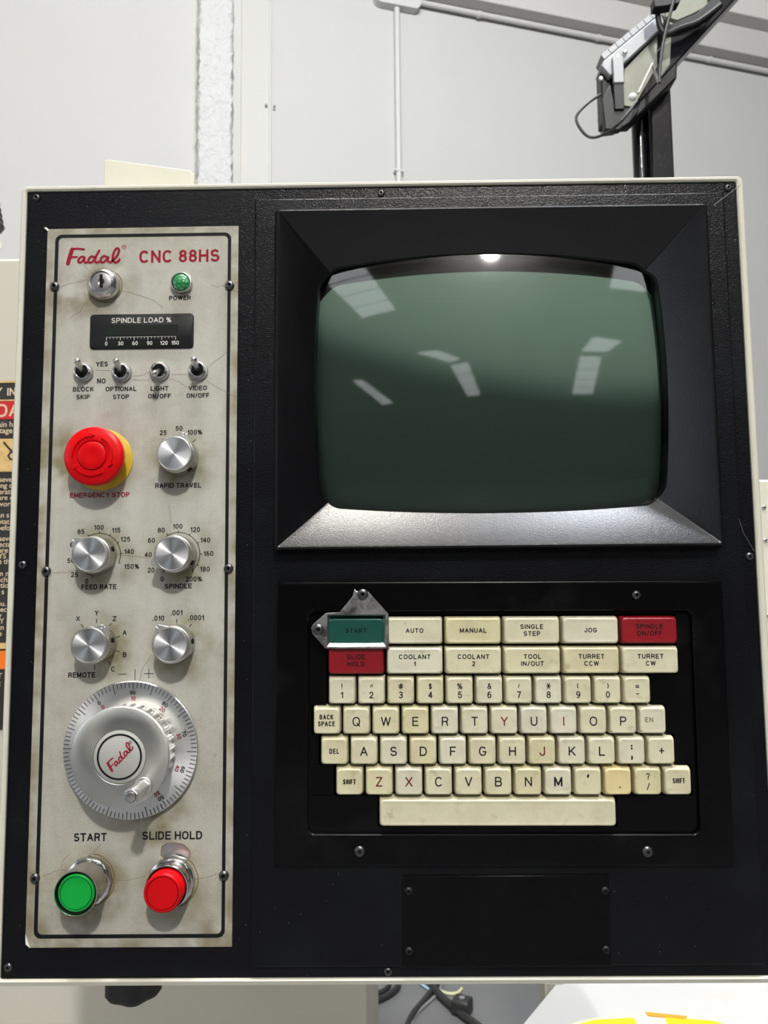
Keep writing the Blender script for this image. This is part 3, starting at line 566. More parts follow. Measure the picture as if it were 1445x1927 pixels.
# ================================================================= KEYBOARD
kb = thing('keyboard', 'cream-keyed machine keyboard with red and green keys set in a raised black frame', 'keyboard', (0, 0, 2.6), -.35)
bm = nb(); n_ = 16
inner = dict(x0=-48.0, x1=198.0, y0=-201.2, y1=-62.2); K0 = 3.2
rings(bm, [loop(-69.2, 218.4, -220.6, -43.0, 0, n_, z=0), loop(-69.2, 218.4, -220.6, -43.0, 0, n_, z=2.0), loop(-69, 218.2, -220.4, -43.2, 0, n_, z=2.55), loop(-68.6, 217.8, -220, -43.6, 0, n_, z=2.95), loop(-68, 217.2, -219.4, -44.2, 0, n_, z=3.15), loop(-67.2, 216.4, -218.6, -45, 0, n_, z=K0), loop(-66.6, 215.8, -218, -45.6, 0, n_, z=K0), loop(-49.8, 199.8, -203, -60.4, 5, n_, z=K0),
           loop(-48.6, 198.6, -201.8, -61.6, 5, n_, z=K0), loop(-48, 198, -201.2, -62.2, 5, n_, z=2.6), loop(-48, 198, -201.2, -62.2, 5, n_, z=-6)], False, False)
obj('frame', bm, abs_smooth, kb, ang=40, label='raised black frame')
# key aperture: a plate whose opening steps with the rows
U = 18.75; XK = {0: -17.4, 1: -17.4, 2: -26.4, 3: -36.0, 4: -31.2, 5: -21.6}; YK = [-74.6, -93.5, -112.2, -131.0, -149.8, -168.6, -187.6]
ext = [(-36.8, 188.4), (-36.8, 188.4), (-36.8, 171.2), (-46.2, 180.3), (-41.4, 185.1), (-31.8, 195), (-4, 147)]
bm = nb(); yb = -64.6
for k, (a, b) in enumerate(ext):
    y1 = -62 if k == 0 else YK[k]+U/2; y0 = YK[k]-U/2 if k < 6 else -197.2
    box(bm, -49, a, y0, y1, -6, 0); box(bm, b, 199, y0, y1, -6, 0)
box(bm, -49, 199, -202, -197.2, -6, 0); box(bm, -49, 199, -64.8, -61, -6, 0)
obj('key_aperture_plate', bm, abs_smooth, kb, weld=False)
bm = nb(); box(bm, -50, 200, -203, -60, -12, -9); obj('key_well', bm, deep_black, kb)
def keycap(wid, hgt=17.9, top=.0):
    bm = nb(); a, b = wid/2, hgt/2; L_ = []
    for z, ins, r in ((-10, 0, 1.2), (-3.5, .35, 1.6), (-1.3, .75, 2.0), (-.45, 1.05, 2.2), (-.05, 1.55, 2.2), (0, 2.1, 2.0), (-.12, 3.0, 1.6), (-.15, 4.0, 1.2)):
        L_.append(loop(-a+ins, a-ins, -b+ins*.8, b-ins-(.25 if ins > .7 else 0), r, 12, z=z))
    rings(bm, L_, False, True); return bm
caps = {}
def key(label, u, x, y, m, legend=(), lm=ink):
    """legend: (text, dx, dy, cap height, stroke[, width])"""
    k = (u, m.name)
    if k not in caps:
        caps[k] = obj('key', keycap(U*u-.85), m, kb, (x, y, 4.4), ang=60); o = caps[k]
    else: o = caps[k].copy(); C.objects.link(o); o.location = (x/1000, y/1000, .0044)
    o['label'] = label
    if legend:
        bm = nb()
        for lg in legend: text(bm, lg[0], lg[1], lg[2], lg[3], lg[4]*1.38, w=lg[5] if len(lg) > 5 else None, z=-.11, rnd=True, gap=.36)
        obj('legend', bm, lm, o, (0, 0, 0), weld=False)
    return o
def fkey(c, r, lines, m=key_m, lm=ink, colour='cream'):
    lg = [(lines[0], 0, 0, 3.0, .42)] if len(lines) == 1 else [(lines[0], 0, 2.3, 3.05, .42), (lines[1], 0, -2.1, 3.05, .42)]
    key('%s double-width key reading %s' % (colour, ' '.join(lines)), 2, XK[0]+2*U*c, YK[r], m, lg, lm)
fkey(0, 0, ['START'], key_green, ink, 'green'); fkey(1, 0, ['AUTO']); fkey(2, 0, ['MANUAL']); fkey(3, 0, ['SINGLE', 'STEP']); fkey(4, 0, ['JOG']); fkey(5, 0, ['SPINDLE', 'ON/OFF'], key_red, ink, 'red')
fkey(0, 1, ['SLIDE', 'HOLD'], key_red, ink, 'red')
for c, l in enumerate((['COOLANT', '1'], ['COOLANT', '2'], ['TOOL', 'IN/OUT'], ['TURRET', 'CCW'], ['TURRET', 'CW'])): fkey(c+1, 1, l)
for i, (s, d) in enumerate((('!', '1'), ('"', '2'), ('#', '3'), ('$', '4'), ('%', '5'), ('&', '6'), ("'", '7'), ('*', '8'), ('(', '9'), (')', '0'))):
    key('cream number key %s in the top character row' % d, 1, XK[2]+U*i, YK[2], key_m, [(s, 0, 1.2 if s in '"\'' else 2.5, {'"': 5.4, "'": 5.4, '!': 3.6}.get(s, 3.7), .34 if s in '"\'' else .42), (d, 0, -2.9, 4.2, .48)])
key('cream key with equals and minus signs', 1, XK[2]+10*U, YK[2], key_m, [('=', 0, 2.2, 3.8, .45), ('-', 0, -2.3, 4.0, .45)])
key('cream key reading BACK SPACE', 1, XK[3], YK[3], key_m, [('BACK', -.2, 2.2, 3.1, .45, 8.8), ('SPACE', -.2, -2.0, 3.1, .45, 10.8)])
red_ones = {'Y', 'I', 'Z', 'X', 'J'}
for i, s in enumerate('QWERTYUIOP'): key('cream letter key %s%s' % (s, ' in dark red' if s in red_ones else ''), 1, XK[3]+U*(i+1), YK[3], key_m, [(s, 0, -.6, 5.7, .55)], maroon_ink if s in red_ones else ink)
key('cream key with a worn-off legend, only EN left', 1, XK[3]+U*11, YK[3], key_m, [('EN', -2.4, .2, 3.2, .45)], faded_ink)
key('cream key reading DEL', 1, XK[4], YK[4], key_m, [('DEL', 0, -.2, 3.2, .45, 6.2)])
for i, s in enumerate('ASDFGHJKL'): key('cream letter key %s%s' % (s, ' in dark red' if s in red_ones else ''), 1, XK[4]+U*(i+1), YK[4], key_m, [(s, 0, -.3, 5.8, .6)], maroon_ink if s in red_ones else ink)
key('cream key with colon and semicolon', 1, XK[4]+U*10, YK[4], key_m, [(':', 0, 2.0, 4.2, .8), (';', 0, -3.6, 3.6, .8)])
key('cream key with a plus sign', 1, XK[4]+U*11, YK[4], key_m, [('+', 0, 0, 4.6, .5)])
key('cream SHIFT key at the left with brown grime', 1, XK[5], YK[5], key_m, [('SHIFT', 0, -.2, 3.2, .5, 8)])
for i, s in enumerate('ZXCVBNM'): key('cream letter key %s%s' % (s, ' in dark red' if s in red_ones else ''), 1, XK[5]+U*(i+1), YK[5], key_m, [(s, 0, -.2, 5.9, .75 if s == 'M' else .58)], maroon_ink if s in red_ones else ink)
key('cream key with a single comma mark', 1, XK[5]+U*8, YK[5], key_m, [('`', 0, 2.6, 3.6, .8)])
key('yellowed key with a full stop', 1, XK[5]+U*9, YK[5], key_yel, [('.', 1, -3.6, 1.2, .75)])
key('cream key with question mark and slash', 1, XK[5]+U*10, YK[5], key_m, [('?', 0, 2.9, 4.2, .42), ('/', 0, -3.2, 4.2, .42)])
key('cream SHIFT key at the right end', 1, XK[5]+U*11, YK[5], key_m, [('SHIFT', .4, .3, 3.2, .45, 7.6)])
key('long cream space bar', 8, 71.4, -187.6, key_m)
for x, y in ((-14.5, -51.3), (162.6, -52.4), (-15.2, -211.4), (164.3, -211.6)):
    if y > -60 and x < 0: continue
    screw(kb, x, y, K0, 3.4 if y < -200 else 2.9, 1.7, None, 1.05)
# key guard bolted over the START key
t = thing('key_guard', 'bare steel guard bracket bolted around the green START key', 'bracket', (-17, -73.5, 5.8), -.35)
gx, gy = -17, -73.5
bm = nb(); outer = [(-13.5, -48.2), (-10.2, -49.4), (3.1, -63.8), (3.2, -85.6), (-37.4, -85.6), (-45.6, -76), (-46.4, -72.5), (-45, -69.8), (-37.2, -63.1), (-28.4, -62.6), (-19.8, -52.4), (-18.8, -47.6), (-17.4, -49.4)]
win = [(-36.0, -64.2), (1.0, -64.2), (1.0, -84.2), (-36.0, -84.2)]
# triangulate a polygon with a hole, then extrude
vo = [bm.verts.new((x-gx, y-gy, 0)) for x, y in outer]; vi = [bm.verts.new((x-gx, y-gy, 0)) for x, y in win]
ed = [bm.edges.new((a[i], a[(i+1) % len(a)])) for a in (vo, vi) for i in range(len(a))]
bmesh.ops.triangle_fill(bm, edges=ed, use_beauty=True, use_dissolve=False)
r_ = bmesh.ops.extrude_face_region(bm, geom=bm.faces[:]); bmesh.ops.translate(bm, vec=(0, 0, 3.6), verts=[v for v in r_['geom'] if isinstance(v, bmesh.types.BMVert)])
obj('plate', bm, worn_steel, t, bevel=.35, weld=True)
bm = nb(); rings(bm, [[(x-gx, y-gy, 3.4) for x, y in win], [(x-gx, y-gy, .6) for x, y in ((-34.4, -65.4), (-.7, -65.4), (-.7, -81.7), (-34.4, -81.7))], [(x-gx, y-gy, -1) for x, y in ((-34.4, -65.4), (-.7, -65.4), (-.7, -81.7), (-34.4, -81.7))]], False, False)
obj('window_rim', bm, steel, t, ang=20, label='sloping bright window rim')
screw(t, 3.5, 22.2, 3.6, 3.6, 1.8, dark_steel, 1.2); screw(t, -24.8, 0, 3.6, 3.6, 1.8, dark_steel, 1.2)
# ================================================================= CONTROL PLATE
cp = thing('control_plate', 'grimy grey metal control plate with black border line, red and black lettering and fine cracks', 'control panel', (0, 0, 0))
bm = nb(); prism(bm, [(-227.3, -266), (-225, -270.2), (-97, -270.2), (-96.7, 199.6), (-226.8, 199.2), (-227.6, 197)], .1, 1.1); obj('plate', bm, plate_m, cp, bevel=.25)
Z = 1.16
bm = nb()
out = loop(-222.0, -101.6, -264.6, 195.0, 4.5, 12); inn = loop(-219.6, -103.8, -262.2, 192.7, 3, 12)
vo = [bm.verts.new((x, y, Z)) for x, y, _ in out]; vi = [bm.verts.new((x, y, Z)) for x, y, _ in inn]
for i in range(len(vo)): j = (i+1) % len(vo); bm.faces.new((vo[i], vo[j], vi[j], vi[i]))
obj('border_line', bm, ink, cp, weld=False)
bm = nb(); TXT = [('POWER', -136, 149.3, 3.1, .6, 14.8), ('YES', -187.9, 104.2, 3.3, .62, 8), ('NO', -188, 92.6, 3.3, .62, 5.8), ('BLOCK', -200, 87.1, 3.1, .58, 14), ('SKIP', -200, 81.8, 3.1, .58, 9.2), ('OPTIONAL', -174.6, 87, 3.1, .58, 20.8), ('STOP', -174.6, 81.6, 3.1, .58, 10.8),
    ('LIGHT', -148.8, 87, 3.1, .58, 12), ('ON/OFF', -148.7, 81.8, 3.1, .58, 15.3), ('VIDEO', -123.1, 87, 3.1, .58, 12.4), ('ON/OFF', -123, 81.9, 3.1, .58, 15.2), ('25', -145.8, 56.9, 3.2, .55), ('50', -135.2, 59.7, 3.2, .55), ('100%', -124.7, 57, 3.2, .55),
    ('RAPID TRAVEL', -135.2, 21.4, 3.2, .6, 30.6), ('85', -199, -8.6, 3.2, .52), ('100', -187.2, -5.9, 3.2, .52), ('115', -175.7, -7.9, 3.2, .52), ('125', -169.5, -13.9, 3.2, .52), ('140', -166.9, -22, 3.2, .52), ('150%', -165.0, -31.8, 3.2, .52), ('25', -202.5, -36.7, 3.2, .52), ('60', -203.6, -17, 3.2, .52), ('50', -205.2, -27.6, 3.2, .52), ('0', -194.3, -41.2, 3.2, .52),
    ('FEED RATE', -186.2, -44.9, 3.2, .6, 23), ('0', -144.8, -40.2, 3.2, .52), ('20', -152.2, -34.3, 3.2, .52), ('40', -154.3, -24.2, 3.2, .52), ('60', -152.3, -14.8, 3.2, .52), ('80', -146, -8.2, 3.2, .52), ('100', -135.2, -5.7, 3.2, .52), ('120', -123.6, -8, 3.2, .52), ('140', -116.8, -15, 3.2, .52), ('160', -114.6, -23.8, 3.2, .52), ('180', -116.9, -34, 3.2, .52), ('200%', -124, -40.4, 3.2, .52),
    ('SPINDLE', -134.2, -44.9, 3.2, .6, 17.8), ('X', -199.4, -65.4, 3.2, .55), ('Y', -187.3, -61.8, 3.2, .55), ('Z', -175.5, -65.6, 3.2, .55), ('A', -168.7, -74.7, 3.2, .55), ('B', -168.4, -88.9, 3.2, .55), ('C', -175.7, -98, 3.2, .55), ('REMOTE', -196, -101.6, 3.3, .62, 17.6),
    ('.010', -146.8, -65.6, 3.3, .55), ('.001', -135, -62.2, 3.3, .55), ('.0001', -122.2, -65.5, 3.3, .55), ('START', -187.8, -203.2, 5.0, .85, 21), ('SLIDE HOLD', -135.6, -202.4, 5.0, .85, 38.2)]
bm.free()
for s, x, y, h, tt, *ww in TXT: bm = nb(); text(bm, s, x, y, h*1.03, tt*1.12, w=ww[0] if ww else None, z=Z, gap=.26, rot=.2); obj('legend', bm, ink, cp, weld=False)
bm = nb()
for seg in ([(-172.8, -101.3), (-166.8, -101.2)], [(-161.4, -98.2), (-161.4, -105.2)], [(-155.4, -101.1), (-149.4, -101)], [(-152.4, -98), (-152.4, -104.2)]): line(bm, seg, .42, Z)
def ticks(cx, cy, r0, r1, angs, t=.5):
    for a in angs: line(bm, [(cx+r0*cos(rad(a)), cy+r0*sin(rad(a))), (cx+r1*cos(rad(a)), cy+r1*sin(rad(a)))], t, Z)
ticks(-134.9, 41.3, 12.6, 15.4, (45, 90, 135)); ticks(-187.2, -82, 13.6, 16.4, (90, 128, 54, 18, -18, -53, -92)); ticks(-134.8, -82, 13.2, 15.8, (90, 128, 52))
for cx, a0, a1 in ((-186.7, -22, 123), (-134.5, -50, 230)):
    line(bm, [(cx+14.2*cos(rad(a)), -24+14.2*sin(rad(a))) for a in [a0+(a1-a0)*k/40 for k in range(41)]], .45, Z)
line(bm, [(-186.7+14.2*cos(rad(a)), -24+14.2*sin(rad(a))) for a in range(215, 256, 4)], .45, Z)
ticks(-186.7, -24, 14.2, 15.6, (-22, 3, 33, 61, 90, 120, 255)); ticks(-134.5, -24, 14.2, 15.6, (-50, -30, 0, 30, 60, 90, 120, 230))
obj('dial_marks', bm, ink, cp, kind='stuff', weld=False)
bm = nb(); logo(bm, -195.6, 179.8, 36.8, z=Z); reg_mark(bm, -174.8, 185.6, 1.5, Z); obj('emblem', bm, red_ink, cp, weld=False, label='red script emblem'); bm = nb(); text(bm, 'CNC 88HS', -136.8, 178.7, 8.8, 1.6, w=54.8, z=Z, gap=.3, rot=.3); obj('legend', bm, red_ink, cp, weld=False, label='red lettering'); bm = nb(); text(bm, 'EMERGENCY STOP', -187.2, 15.6, 3.3, .66, w=39.6, z=Z)
obj('legend', bm, red_ink, cp, weld=False, label='red lettering')
CR = [[(-217.5,157.8),(-211.4,160.7),(-204.5,161.4),(-198,163.5)],[(-197.4,168),(-202.7,174.1)],[(-195.9,151.2),(-200.5,145.7),(-203.9,140.2),(-208.2,138.4),(-209.9,135.8)],[(-191.5,147.8),(-192.7,139.3)],[(-175.4,154.3),(-171.7,154.2),(-163.7,151.5),(-153.5,147.6),(-147,142.4)],[(-115.1,158.3),(-110.4,156.7),(-105.3,157.8)],[(-98.5,159.5),(-96.9,159.7)],[(-99.5,154),(-96.9,152.6)],[(-192.1,100),(-182,99.5)],[(-166.9,95.3),(-159.8,96.3),(-155.5,98.4)],[(-167.6,93.4),(-157.9,92.6),(-155.1,93.3)],[(-141.2,96.4),(-130.4,96.3)],[(-141.8,93.5),(-135.4,91.2),(-130.3,87.2)],[(-117.2,91.7),(-108.9,86.5),(-97,80.2)],[(-116.2,100.8),(-111.6,105.1),(-103.4,111.6)],[(-217.4,-35.5),(-207.9,-35.2),(-200.6,-33.9)],[(-177.7,-23.7),(-164.4,-24.8),(-155.6,-26.3)],[(-217.9,-226.9),(-210.9,-224.4),(-206.6,-222.8),(-201.5,-223.8)],[(-205.9,-221.8),(-205,-217.6),(-200.1,-212.4)],[(-189.2,-215.1),(-183.6,-210.6),(-180.9,-207.4)],[(-173.6,-229.1),(-165.2,-230.1),(-151.8,-227.6)],[(-121.1,-229.1),(-114.7,-228.5),(-106.3,-226)],[(-226.4,-224.6),(-223.7,-225.3)],[(-223.2,-231.4),(-224,-238.5)],[(-141.2,8.6),(-139.6,-3.7)],[(-158.6,-106.9),(-156.7,-98.5),(-151,-89)]]
bm = nb()
for c in CR:
    P = [(c[0][0], c[0][1])]
    for a, b in zip(c, c[1:]):
        for k in range(1, 5): P.append((a[0]+(b[0]-a[0])*k/4+random.uniform(-.25, .25), a[1]+(b[1]-a[1])*k/4+random.uniform(-.25, .25)))
    line(bm, P, .22, Z+.03)
for cx, cy, r in ((-221.2, 158.3, 4), (-102.3, 157.4, 3.9), (-221, -34.4, 4.3), (-222.1, -227.9, 4.3)):
    line(bm, [(cx+(r+random.uniform(-.15, .15))*cos(2*pi*i/20), cy+(r+random.uniform(-.15, .15))*sin(2*pi*i/20)) for i in range(4, 19)], .18, Z+.03)
PT = [(-142.6,-214.5),(-142.0,-208.9),(-138.6,-207.3),(-133.6,-207.0),(-128.5,-208.0),(-124.4,-211.9),(-124.0,-216.1),(-126.7,-218.1),(-131.7,-216.8),(-139.5,-217.1)]
line(bm, PT+[PT[0]], .6, Z+.03)
for cx, cy, r in ((-187.5, -229.2, 16), (-135, -230, 16.2), (-187, 158.2, 11.6)):
    line(bm, [(cx+(r+random.uniform(-.5, .3))*cos(2*pi*i/30), cy+(r+random.uniform(-.5, .3))*sin(2*pi*i/30)) for i in range(18, 38)], .7, Z+.02)
obj('cracks', bm, crack_m, cp, kind='stuff', weld=False)
bm = nb(); f = bm.faces.new([bm.verts.new((x, y, Z+.02)) for x, y in PT]); obj('bare_metal_patch', bm, steel, cp, label='bare metal patch with brown outline', weld=False)
bm = nb(); prism(bm, [(-230, 200.2), (-228.5, 200.6), (-226.6, 198.8), (-227.3, 197.6)], .1, 1.2); prism(bm, [(-227.2, -262), (-226.9, -268), (-224, -270.1), (-225.9, -265.5)], 1.0, 1.25); obj('chipped_corner', bm, mat('bare_chip', (.8, .78, .72), .4), cp)
for x, y in ((-221.2, 158.3), (-102.3, 157.4), (-221, -34.4), (-101.3, -33.8), (-222.1, -227.9), (-102.5, -227)): screw(cp, x, y, 1.1, 3.15, 2.2)
# ---- key lock
t = thing('key_switch', 'round chrome key lock with a vertical keyway under the red emblem', 'key switch', (-187, 158.4, 1.1))
bm = nb(); lathe(bm, [(10.2, 0), (10.8, .8), (10.9, 3), (10.3, 5.2), (9, 7), (7.7, 8), (7.3, 8.2), (7.0, 7.6), (7.0, 6)], 64); obj('bezel_ring', bm, satin, t)
bm = nb(); lathe(bm, [(6.8, 5), (6.8, 7.4), (6.5, 7.6), (2.4, 7.6), (2.0, 7.2), (.3, 6.9)], 48); obj('lock_cylinder', bm, satin_dark, t)
bm = nb(); box(bm, -1.0, 1.0, -4.2, 5.0, 7.4, 7.68); box(bm, -.4, 1.3, -4.2, .5, 7.4, 7.69); obj('keyway', bm, deep_black, t)
# ---- power light
t = thing('indicator_light', 'round green faceted indicator light in a metal ring above POWER', 'indicator light', (-134.6, 159.1, 1.1))
bm = nb(); lathe(bm, [(7.2, 0), (7.3, 2.6), (7.0, 3.6), (6.3, 3.8), (5.9, 3.2), (5.8, 1)], 48); obj('ring', bm, steel, t)
bm = nb(); lathe(bm, [(5.75, .5)]+[(5.7*cos(a), 3+2.6*sin(a)) for a in [k*.17 for k in range(1, 9)]]+[(.2, 5.6)], 40); obj('lens', bm, lens_m, t)
# ---- load meter
t = thing('load_meter', 'black rounded bar-graph meter reading SPINDLE LOAD percent', 'meter', (-161.3, 126.2, 1.1))
bm = nb(); rings(bm, [loop(-35, 35, -11.9, 12, 2.5, 12, z=0), loop(-35, 35, -11.9, 12, 2.5, 12, z=.8), loop(-34.6, 34.6, -11.5, 11.6, 2.3, 12, z=1.1)]); obj('face', bm, meter_m, t)
bm = nb(); box(bm, -23.8, 24.5, -2.5, 4.2, 1.1, 1.16); obj('window', bm, meter_win, t, label='dark reddish display window')
bm = nb(); text(bm, 'SPINDLE LOAD %', -.2, 7.6, 3.6, .6, w=40.6, z=1.2, gap=.3)
for s, x in (('0', -23.6), ('30', -13.9), ('60', -4.2), ('90', 5.6), ('120', 15.3), ('150', 22.8)): text(bm, s, x, -8.3, 2.7, .45, z=1.2)
line(bm, [(-23.6, -3.9), (23.2, -3.9)], .2, 1.2); line(bm, [(10.4, -3.9), (23.2, -3.9)], .35, 1.2)
for k in range(21): x = -23.5+46.6*k/20; line(bm, [(x, -4), (x, -6.1 if k % 4 == 0 else -5.2)], .38 if k % 4 == 0 else .25, 1.2)
obj('scale', bm, white_ink, t, weld=False, label='white scale and lettering')
# ---- toggle switches
def toggle(x, y, dx, dy, h, label):
    t = thing('toggle_switch', label, 'switch', (x, y, 1.1), 0, 'toggle switches under the load meter')
    f = lambda a: .5-.5*cos(40*a)
    bm = nb(); lathe(bm, [(6.5, 0, -.3), (6.7, .3, -.35), (6.7, 1.6, -.35), (6.2, 2.2), (5.5, 2.3)], 120, rip=f); obj('knurled_nut', bm, steel, t)
    bm = nb(); lathe(bm, [(5.4, 2.0), (5.4, 3.8), (5.0, 4.1), (4.4, 4.1), (4.1, 3.8), (3.8, 1.0)], 40); obj('bushing', bm, chrome, t)
    bm = nb(); lathe(bm, [(4.05, 3.1), (4.05, 3.25)], 24); obj('boot', bm, deep_black, t)  # black disc painted in for the shade down the bushing's hole
    P0, P1 = Vector((0, 0, 2)), Vector((dx, dy, h)); d = (P1-P0); u = d.normalized(); s = u.cross(Vector((0, 1, 0))).normalized(); v = s.cross(u); L_ = []
    for k, r in ((0, 1.55), (.45, 1.8), (.8, 2.05), (.93, 2.1), (.98, 1.7), (1.02, .9), (1.03, .2)):
        c = P0+d*k; L_.append([tuple(c+(s*cos(2*pi*i/20)+v*sin(2*pi*i/20))*r) for i in range(20)])
    bm = nb(); rings(bm, L_); obj('lever', bm, steel, t)
toggle(-200, 98.4, 1.4, 4.2, 15.5, 'toggle switch labelled BLOCK SKIP, lever up')
toggle(-174.1, 98.1, 1.0, 4.2, 15.5, 'toggle switch labelled OPTIONAL STOP, lever up')
toggle(-148.6, 98.5, 0.4, -5.6, 15, 'toggle switch labelled LIGHT, its lever flipped down')
toggle(-122.8, 98.5, 0.4, 4.2, 15.5, 'toggle switch labelled VIDEO, lever up, rightmost of the row')
# ---- emergency stop
t = thing('emergency_stop_button', 'large red mushroom emergency stop button on a yellow disc', 'emergency button', (-186, 39.1, 1.1))
bm = nb(); lathe(bm, [(20.4, 0), (20.4, .8), (20.1, 1.0)], 72); obj('legend_disc', bm, yellow_m, t, label='yellow disc')
bm = nb(); lathe(bm, [(14.5, 1), (14.5, 5), (13, 6), (13, 12)], 48); obj('collar', bm, matte_black, t, label='black collar')
bm = nb(); f = lambda a: .5-.5*cos(90*a)
lathe(bm, [(15.5, 8.5), (17.8, 9.2, -.35), (18.7, 10, -.35), (18.9, 11.5, -.2), (19.15, 13.5), (19.15, 15.2), (18.8, 16.0), (18.1, 16.5), (16, 17.1), (13, 17.7), (10.6, 17.9), (9.9, 17.8), (9.6, 17.1), (9.2, 17.1), (9.0, 18.3), (8.5, 18.6), (5, 18.4), (.3, 18.3)], 180, rip=f); mh = obj('mushroom_head', bm, red_pl, t)
for a0 in (98, -22, 218):
    bm = nb(); Lp = []
    for k in range(13):
        a = rad(a0+84*k/12); w_ = .8; zt = 18.85 - .15; Lp.append([(r*cos(a), r*sin(a), z) for r, z in ((12.9-w_*.9, 17.2), (12.9-w_*.6, zt-.2), (12.9+w_*.6, zt-.25), (12.9+w_*.9, 17.0))])
    rings(bm, Lp, True, True); a = rad(a0); c = (12.9*cos(a), 12.9*sin(a)); tv = (sin(a), -cos(a)); rv = (cos(a), sin(a))
    prism(bm, [(c[0]+rv[0]*1.7, c[1]+rv[1]*1.7), (c[0]-rv[0]*1.5, c[1]-rv[1]*1.5), (c[0]+tv[0]*3, c[1]+tv[1]*3)], 17.0, 18.5)
    obj('arrow', bm, red_pl, mh)
# ---- rotary knobs
def knob(x, y, ang, label, sy=0):
    t = thing('rotary_knob', label, 'knob', (x, y, 1.1), 0, 'aluminium pointer knobs')
    f = lambda a: .5-.5*cos(72*a)
    bm = nb(); lathe(bm, [(12.2, .4), (12.3, 1.2, -.45), (12.0, 11, -.45), (11.9, 11.6), (11.3, 12.0), (11.3, 14.2), (11.5, 14.6), (11.5, 15.3), (11.2, 15.7), (10.6, 15.8), (10.5, 15.5)], 216, rip=f); b = obj('knurled_body', bm, knob_side, t)
    bm = nb(); lathe(bm, [(10.45, 15.0), (10.45, 15.5), (10.3, 15.62), (5, 15.62), (.15, 15.6)], 96); obj('spun_face', bm, spun, t)
    a = rad(ang); R2 = lambda px, py: (px*cos(a)-py*sin(a), px*sin(a)+py*cos(a))
    bm = nb(); prism(bm, [R2(*q) for q in ((9.5, -6.2), (11.2, -4.6), (14.9, -1.5), (15.1, -.35), (13.2, -.3), (13.2, .3), (15.1, .35), (14.9, 1.5), (11.2, 4.6), (9.5, 6.2))], 6.5, 14.9); obj('pointer', bm, alu, t, bevel=.25)
    bm = nb(); a2 = a-rad(140) if sy == 0 else rad(sy); c = (12.0*cos(a2), 12.0*sin(a2)); 
    o = obj('set_screw', lathe(bm, [(1.7, -.6), (1.7, .5)], 16), deep_black, t, (c[0], c[1], 6.0)); o.rotation_euler = Vector((c[0], c[1], 0)).to_track_quat('Z', 'Y').to_euler()
knob(-133.9, 40.1, 64, 'aluminium knob labelled RAPID TRAVEL, pointer at 100 percent', -50)
knob(-187, -24.3, 138, 'aluminium knob labelled FEED RATE, pointer towards the upper left', 18)
knob(-134.3, -24.3, 205, 'aluminium knob labelled SPINDLE, pointer towards 20', -28)
knob(-186, -81.6, 54, 'aluminium axis selector knob between X and REMOTE, left above the hand wheel', 12)
knob(-134.6, -81.8, 126, 'aluminium increment knob with pointer at .010, right above the hand wheel', 8)
# ---- hand wheel
t = thing('hand_wheel', 'silver manual pulse hand wheel with graduated dial and crank handle', 'hand wheel', (-162.2, -148.5, 1.1))
bm = nb(); lathe(bm, [(42, .3), (43.2, 1.2), (43.2, 3.4), (42.7, 4.0), (34, 4.4), (.2, 4.6)], 180); dial = obj('dial', bm, spun_dial, t, label='graduated aluminium dial')
bm = nb(); A0 = 124.3
for k in range(100):
    a = rad(A0-3.6*k); r0 = 37.9 if k % 10 == 0 else (36.4 if k % 5 == 0 else 39); zz = 4.75
    line(bm, [(r0*cos(a), r0*sin(a)), (42.6*cos(a), 42.6*sin(a))], .36, zz-.25)
for k in (0, 1, 2, 3, 4, 5): a = A0-36*k; text(bm, str((100-10*k) % 100), 35.9*cos(rad(a)), 35.9*sin(rad(a)), 2.7, .42, z=4.75, rot=a-90)
obj('graduation', bm, ink, dial, weld=False)
bm = nb()
for k in (0, 1, 2, 3, 4, 5): a = A0-36*k-1; text(bm, str(10*k), 32.4*cos(rad(a)), 32.4*sin(rad(a)), 2.7, .42, z=4.76, rot=a-90)
obj('red_numbers', bm, red_ink, dial, weld=False, label='red numbers')
bm = nb(); f = lambda a: abs(cos(16*a))**1.5
lathe(bm, [(28.6, 4.6), (28.8, 6.0), (29.8, 6.6, -1.7), (29.9, 17, -1.7), (30.2, 19.5, -1.2), (30.5, 21.0), (30.5, 22.4), (29.5, 23.1), (20, 23.3), (16.6, 23.4), (16.3, 23.1), (16.2, 22.6)], 448, rip=f); obj('scalloped_grip', bm, spun_grip, t)
bm = nb(); lathe(bm, [(16.2, 22.2), (15.9, 23.2), (15.6, 23.4), (.2, 23.4)], 72); md = obj('medallion', bm, disc_grey, t, label='grey disc with a black ring and red script emblem')
bm = nb(); o1 = circ(13.9, 64, z=23.46); o2 = circ(12.7, 64, z=23.46); v1 = [bm.verts.new(p) for p in o1]; v2 = [bm.verts.new(p) for p in o2]
for i in range(64): j = (i+1) % 64; bm.faces.new((v1[i], v1[j], v2[j], v2[i]))
obj('black_ring', bm, ink, md, weld=False)
bm = nb(); logo(bm, .1, .2, 19.5, rot=46, z=23.47); obj('red_emblem', bm, red_ink, md, weld=False)
bm = nb(); reg_mark(bm, 6.6, 8.6, 1.0, 23.47); obj('registered_mark', bm, ink, md, weld=False)
hx, hy = 14.9, -17.7
bm = nb(); lathe(bm, [(5.6, 22.9), (5.5, 23.5), (5.2, 23.8), (4.8, 23.9)], 48); obj('handle_boss', bm, spun_grip, t, (hx, hy, 0))
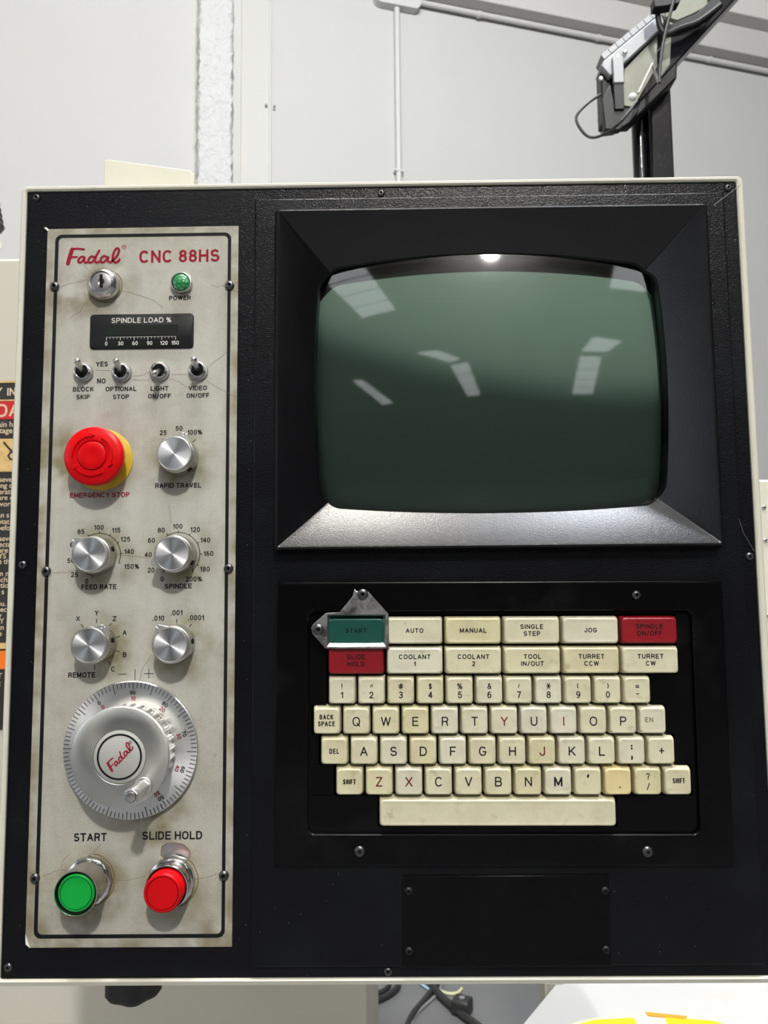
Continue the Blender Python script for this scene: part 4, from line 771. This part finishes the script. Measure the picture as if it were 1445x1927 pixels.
bm = nb(); rings(bm, [circ(4.6, 6, z=23.5, a0=.3), circ(4.5, 6, z=36, a0=.3), circ(4.9, 6, z=45.4, a0=.3), circ(4.3, 6, z=46.2, a0=.3), circ(3.4, 6, z=46.2, a0=.3)]); hd = obj('crank_handle', bm, alu, t, (hx, hy, 0), bevel=.35)
bm = nb(); lathe(bm, [(3.45, 46.1), (3.45, 46.3)], 32); obj('ring_gap', bm, deep_black, hd)
bm = nb(); lathe(bm, [(3.1, 46), (3.1, 46.7), (2.7, 46.9), (.2, 46.9)], 32); obj('end_pin', bm, steel, hd)
# ---- push buttons
def push(x, y, red):
    t = thing('push_button', 'red push button labelled SLIDE HOLD, pressed proud of its chrome collar' if red else 'green push button labelled START, flush in its chrome collar', 'button', (x, y, 1.1))
    bm = nb(); rings(bm, [circ(14.6, 12, z=0), circ(15, 12, z=.6), circ(15, 12, z=3.4), circ(14.2, 12, z=4.2), circ(13.2, 12, z=4.4)]); obj('nut', bm, chrome, t, bevel=.2)
    h = 13 if red else 22
    bm = nb(); lathe(bm, [(13.2, 4), (12.9, 7), (12.9, h-1.5), (13.2, h-.6), (13.0, h), (12.75, h+.05), (12.5, h-.4), (12.45, h-6)], 64); obj('collar', bm, chrome, t)
    bm = nb(); lathe(bm, [(12.44, h-3.5), (12.44, h-2)], 48); obj('gasket', bm, deep_black, t)
    z = 21 if red else 21.3; m = red_cap if red else green_cap; R_ = 11.7 if red else 11.2
    bm = nb(); lathe(bm, [(R_, 6), (R_, z-1), (R_-.5, z-.3), (R_-1.2, z), (9.9, z), (9.75, z-.45), (9.45, z-.45), (9.3, z), (.2, z+.05)], 72); obj('cap', bm, m, t, label='red cap' if red else 'green cap')
    bm = nb(); lathe(bm, [(9.7, z-.6), (9.7, z-.38)], 64); rr = nb(); 
    v1 = [rr.verts.new(p) for p in circ(9.72, 64, z=z-.40)]; v2 = [rr.verts.new(p) for p in circ(9.42, 64, z=z-.40)]
    for i in range(64): j = (i+1) % 64; rr.faces.new((v1[i], v1[j], v2[j], v2[i]))
    bm.free(); obj('groove', rr, deep_black, t, weld=False)
push(-187.6, -229.3, False); push(-135.2, -229.8, True)
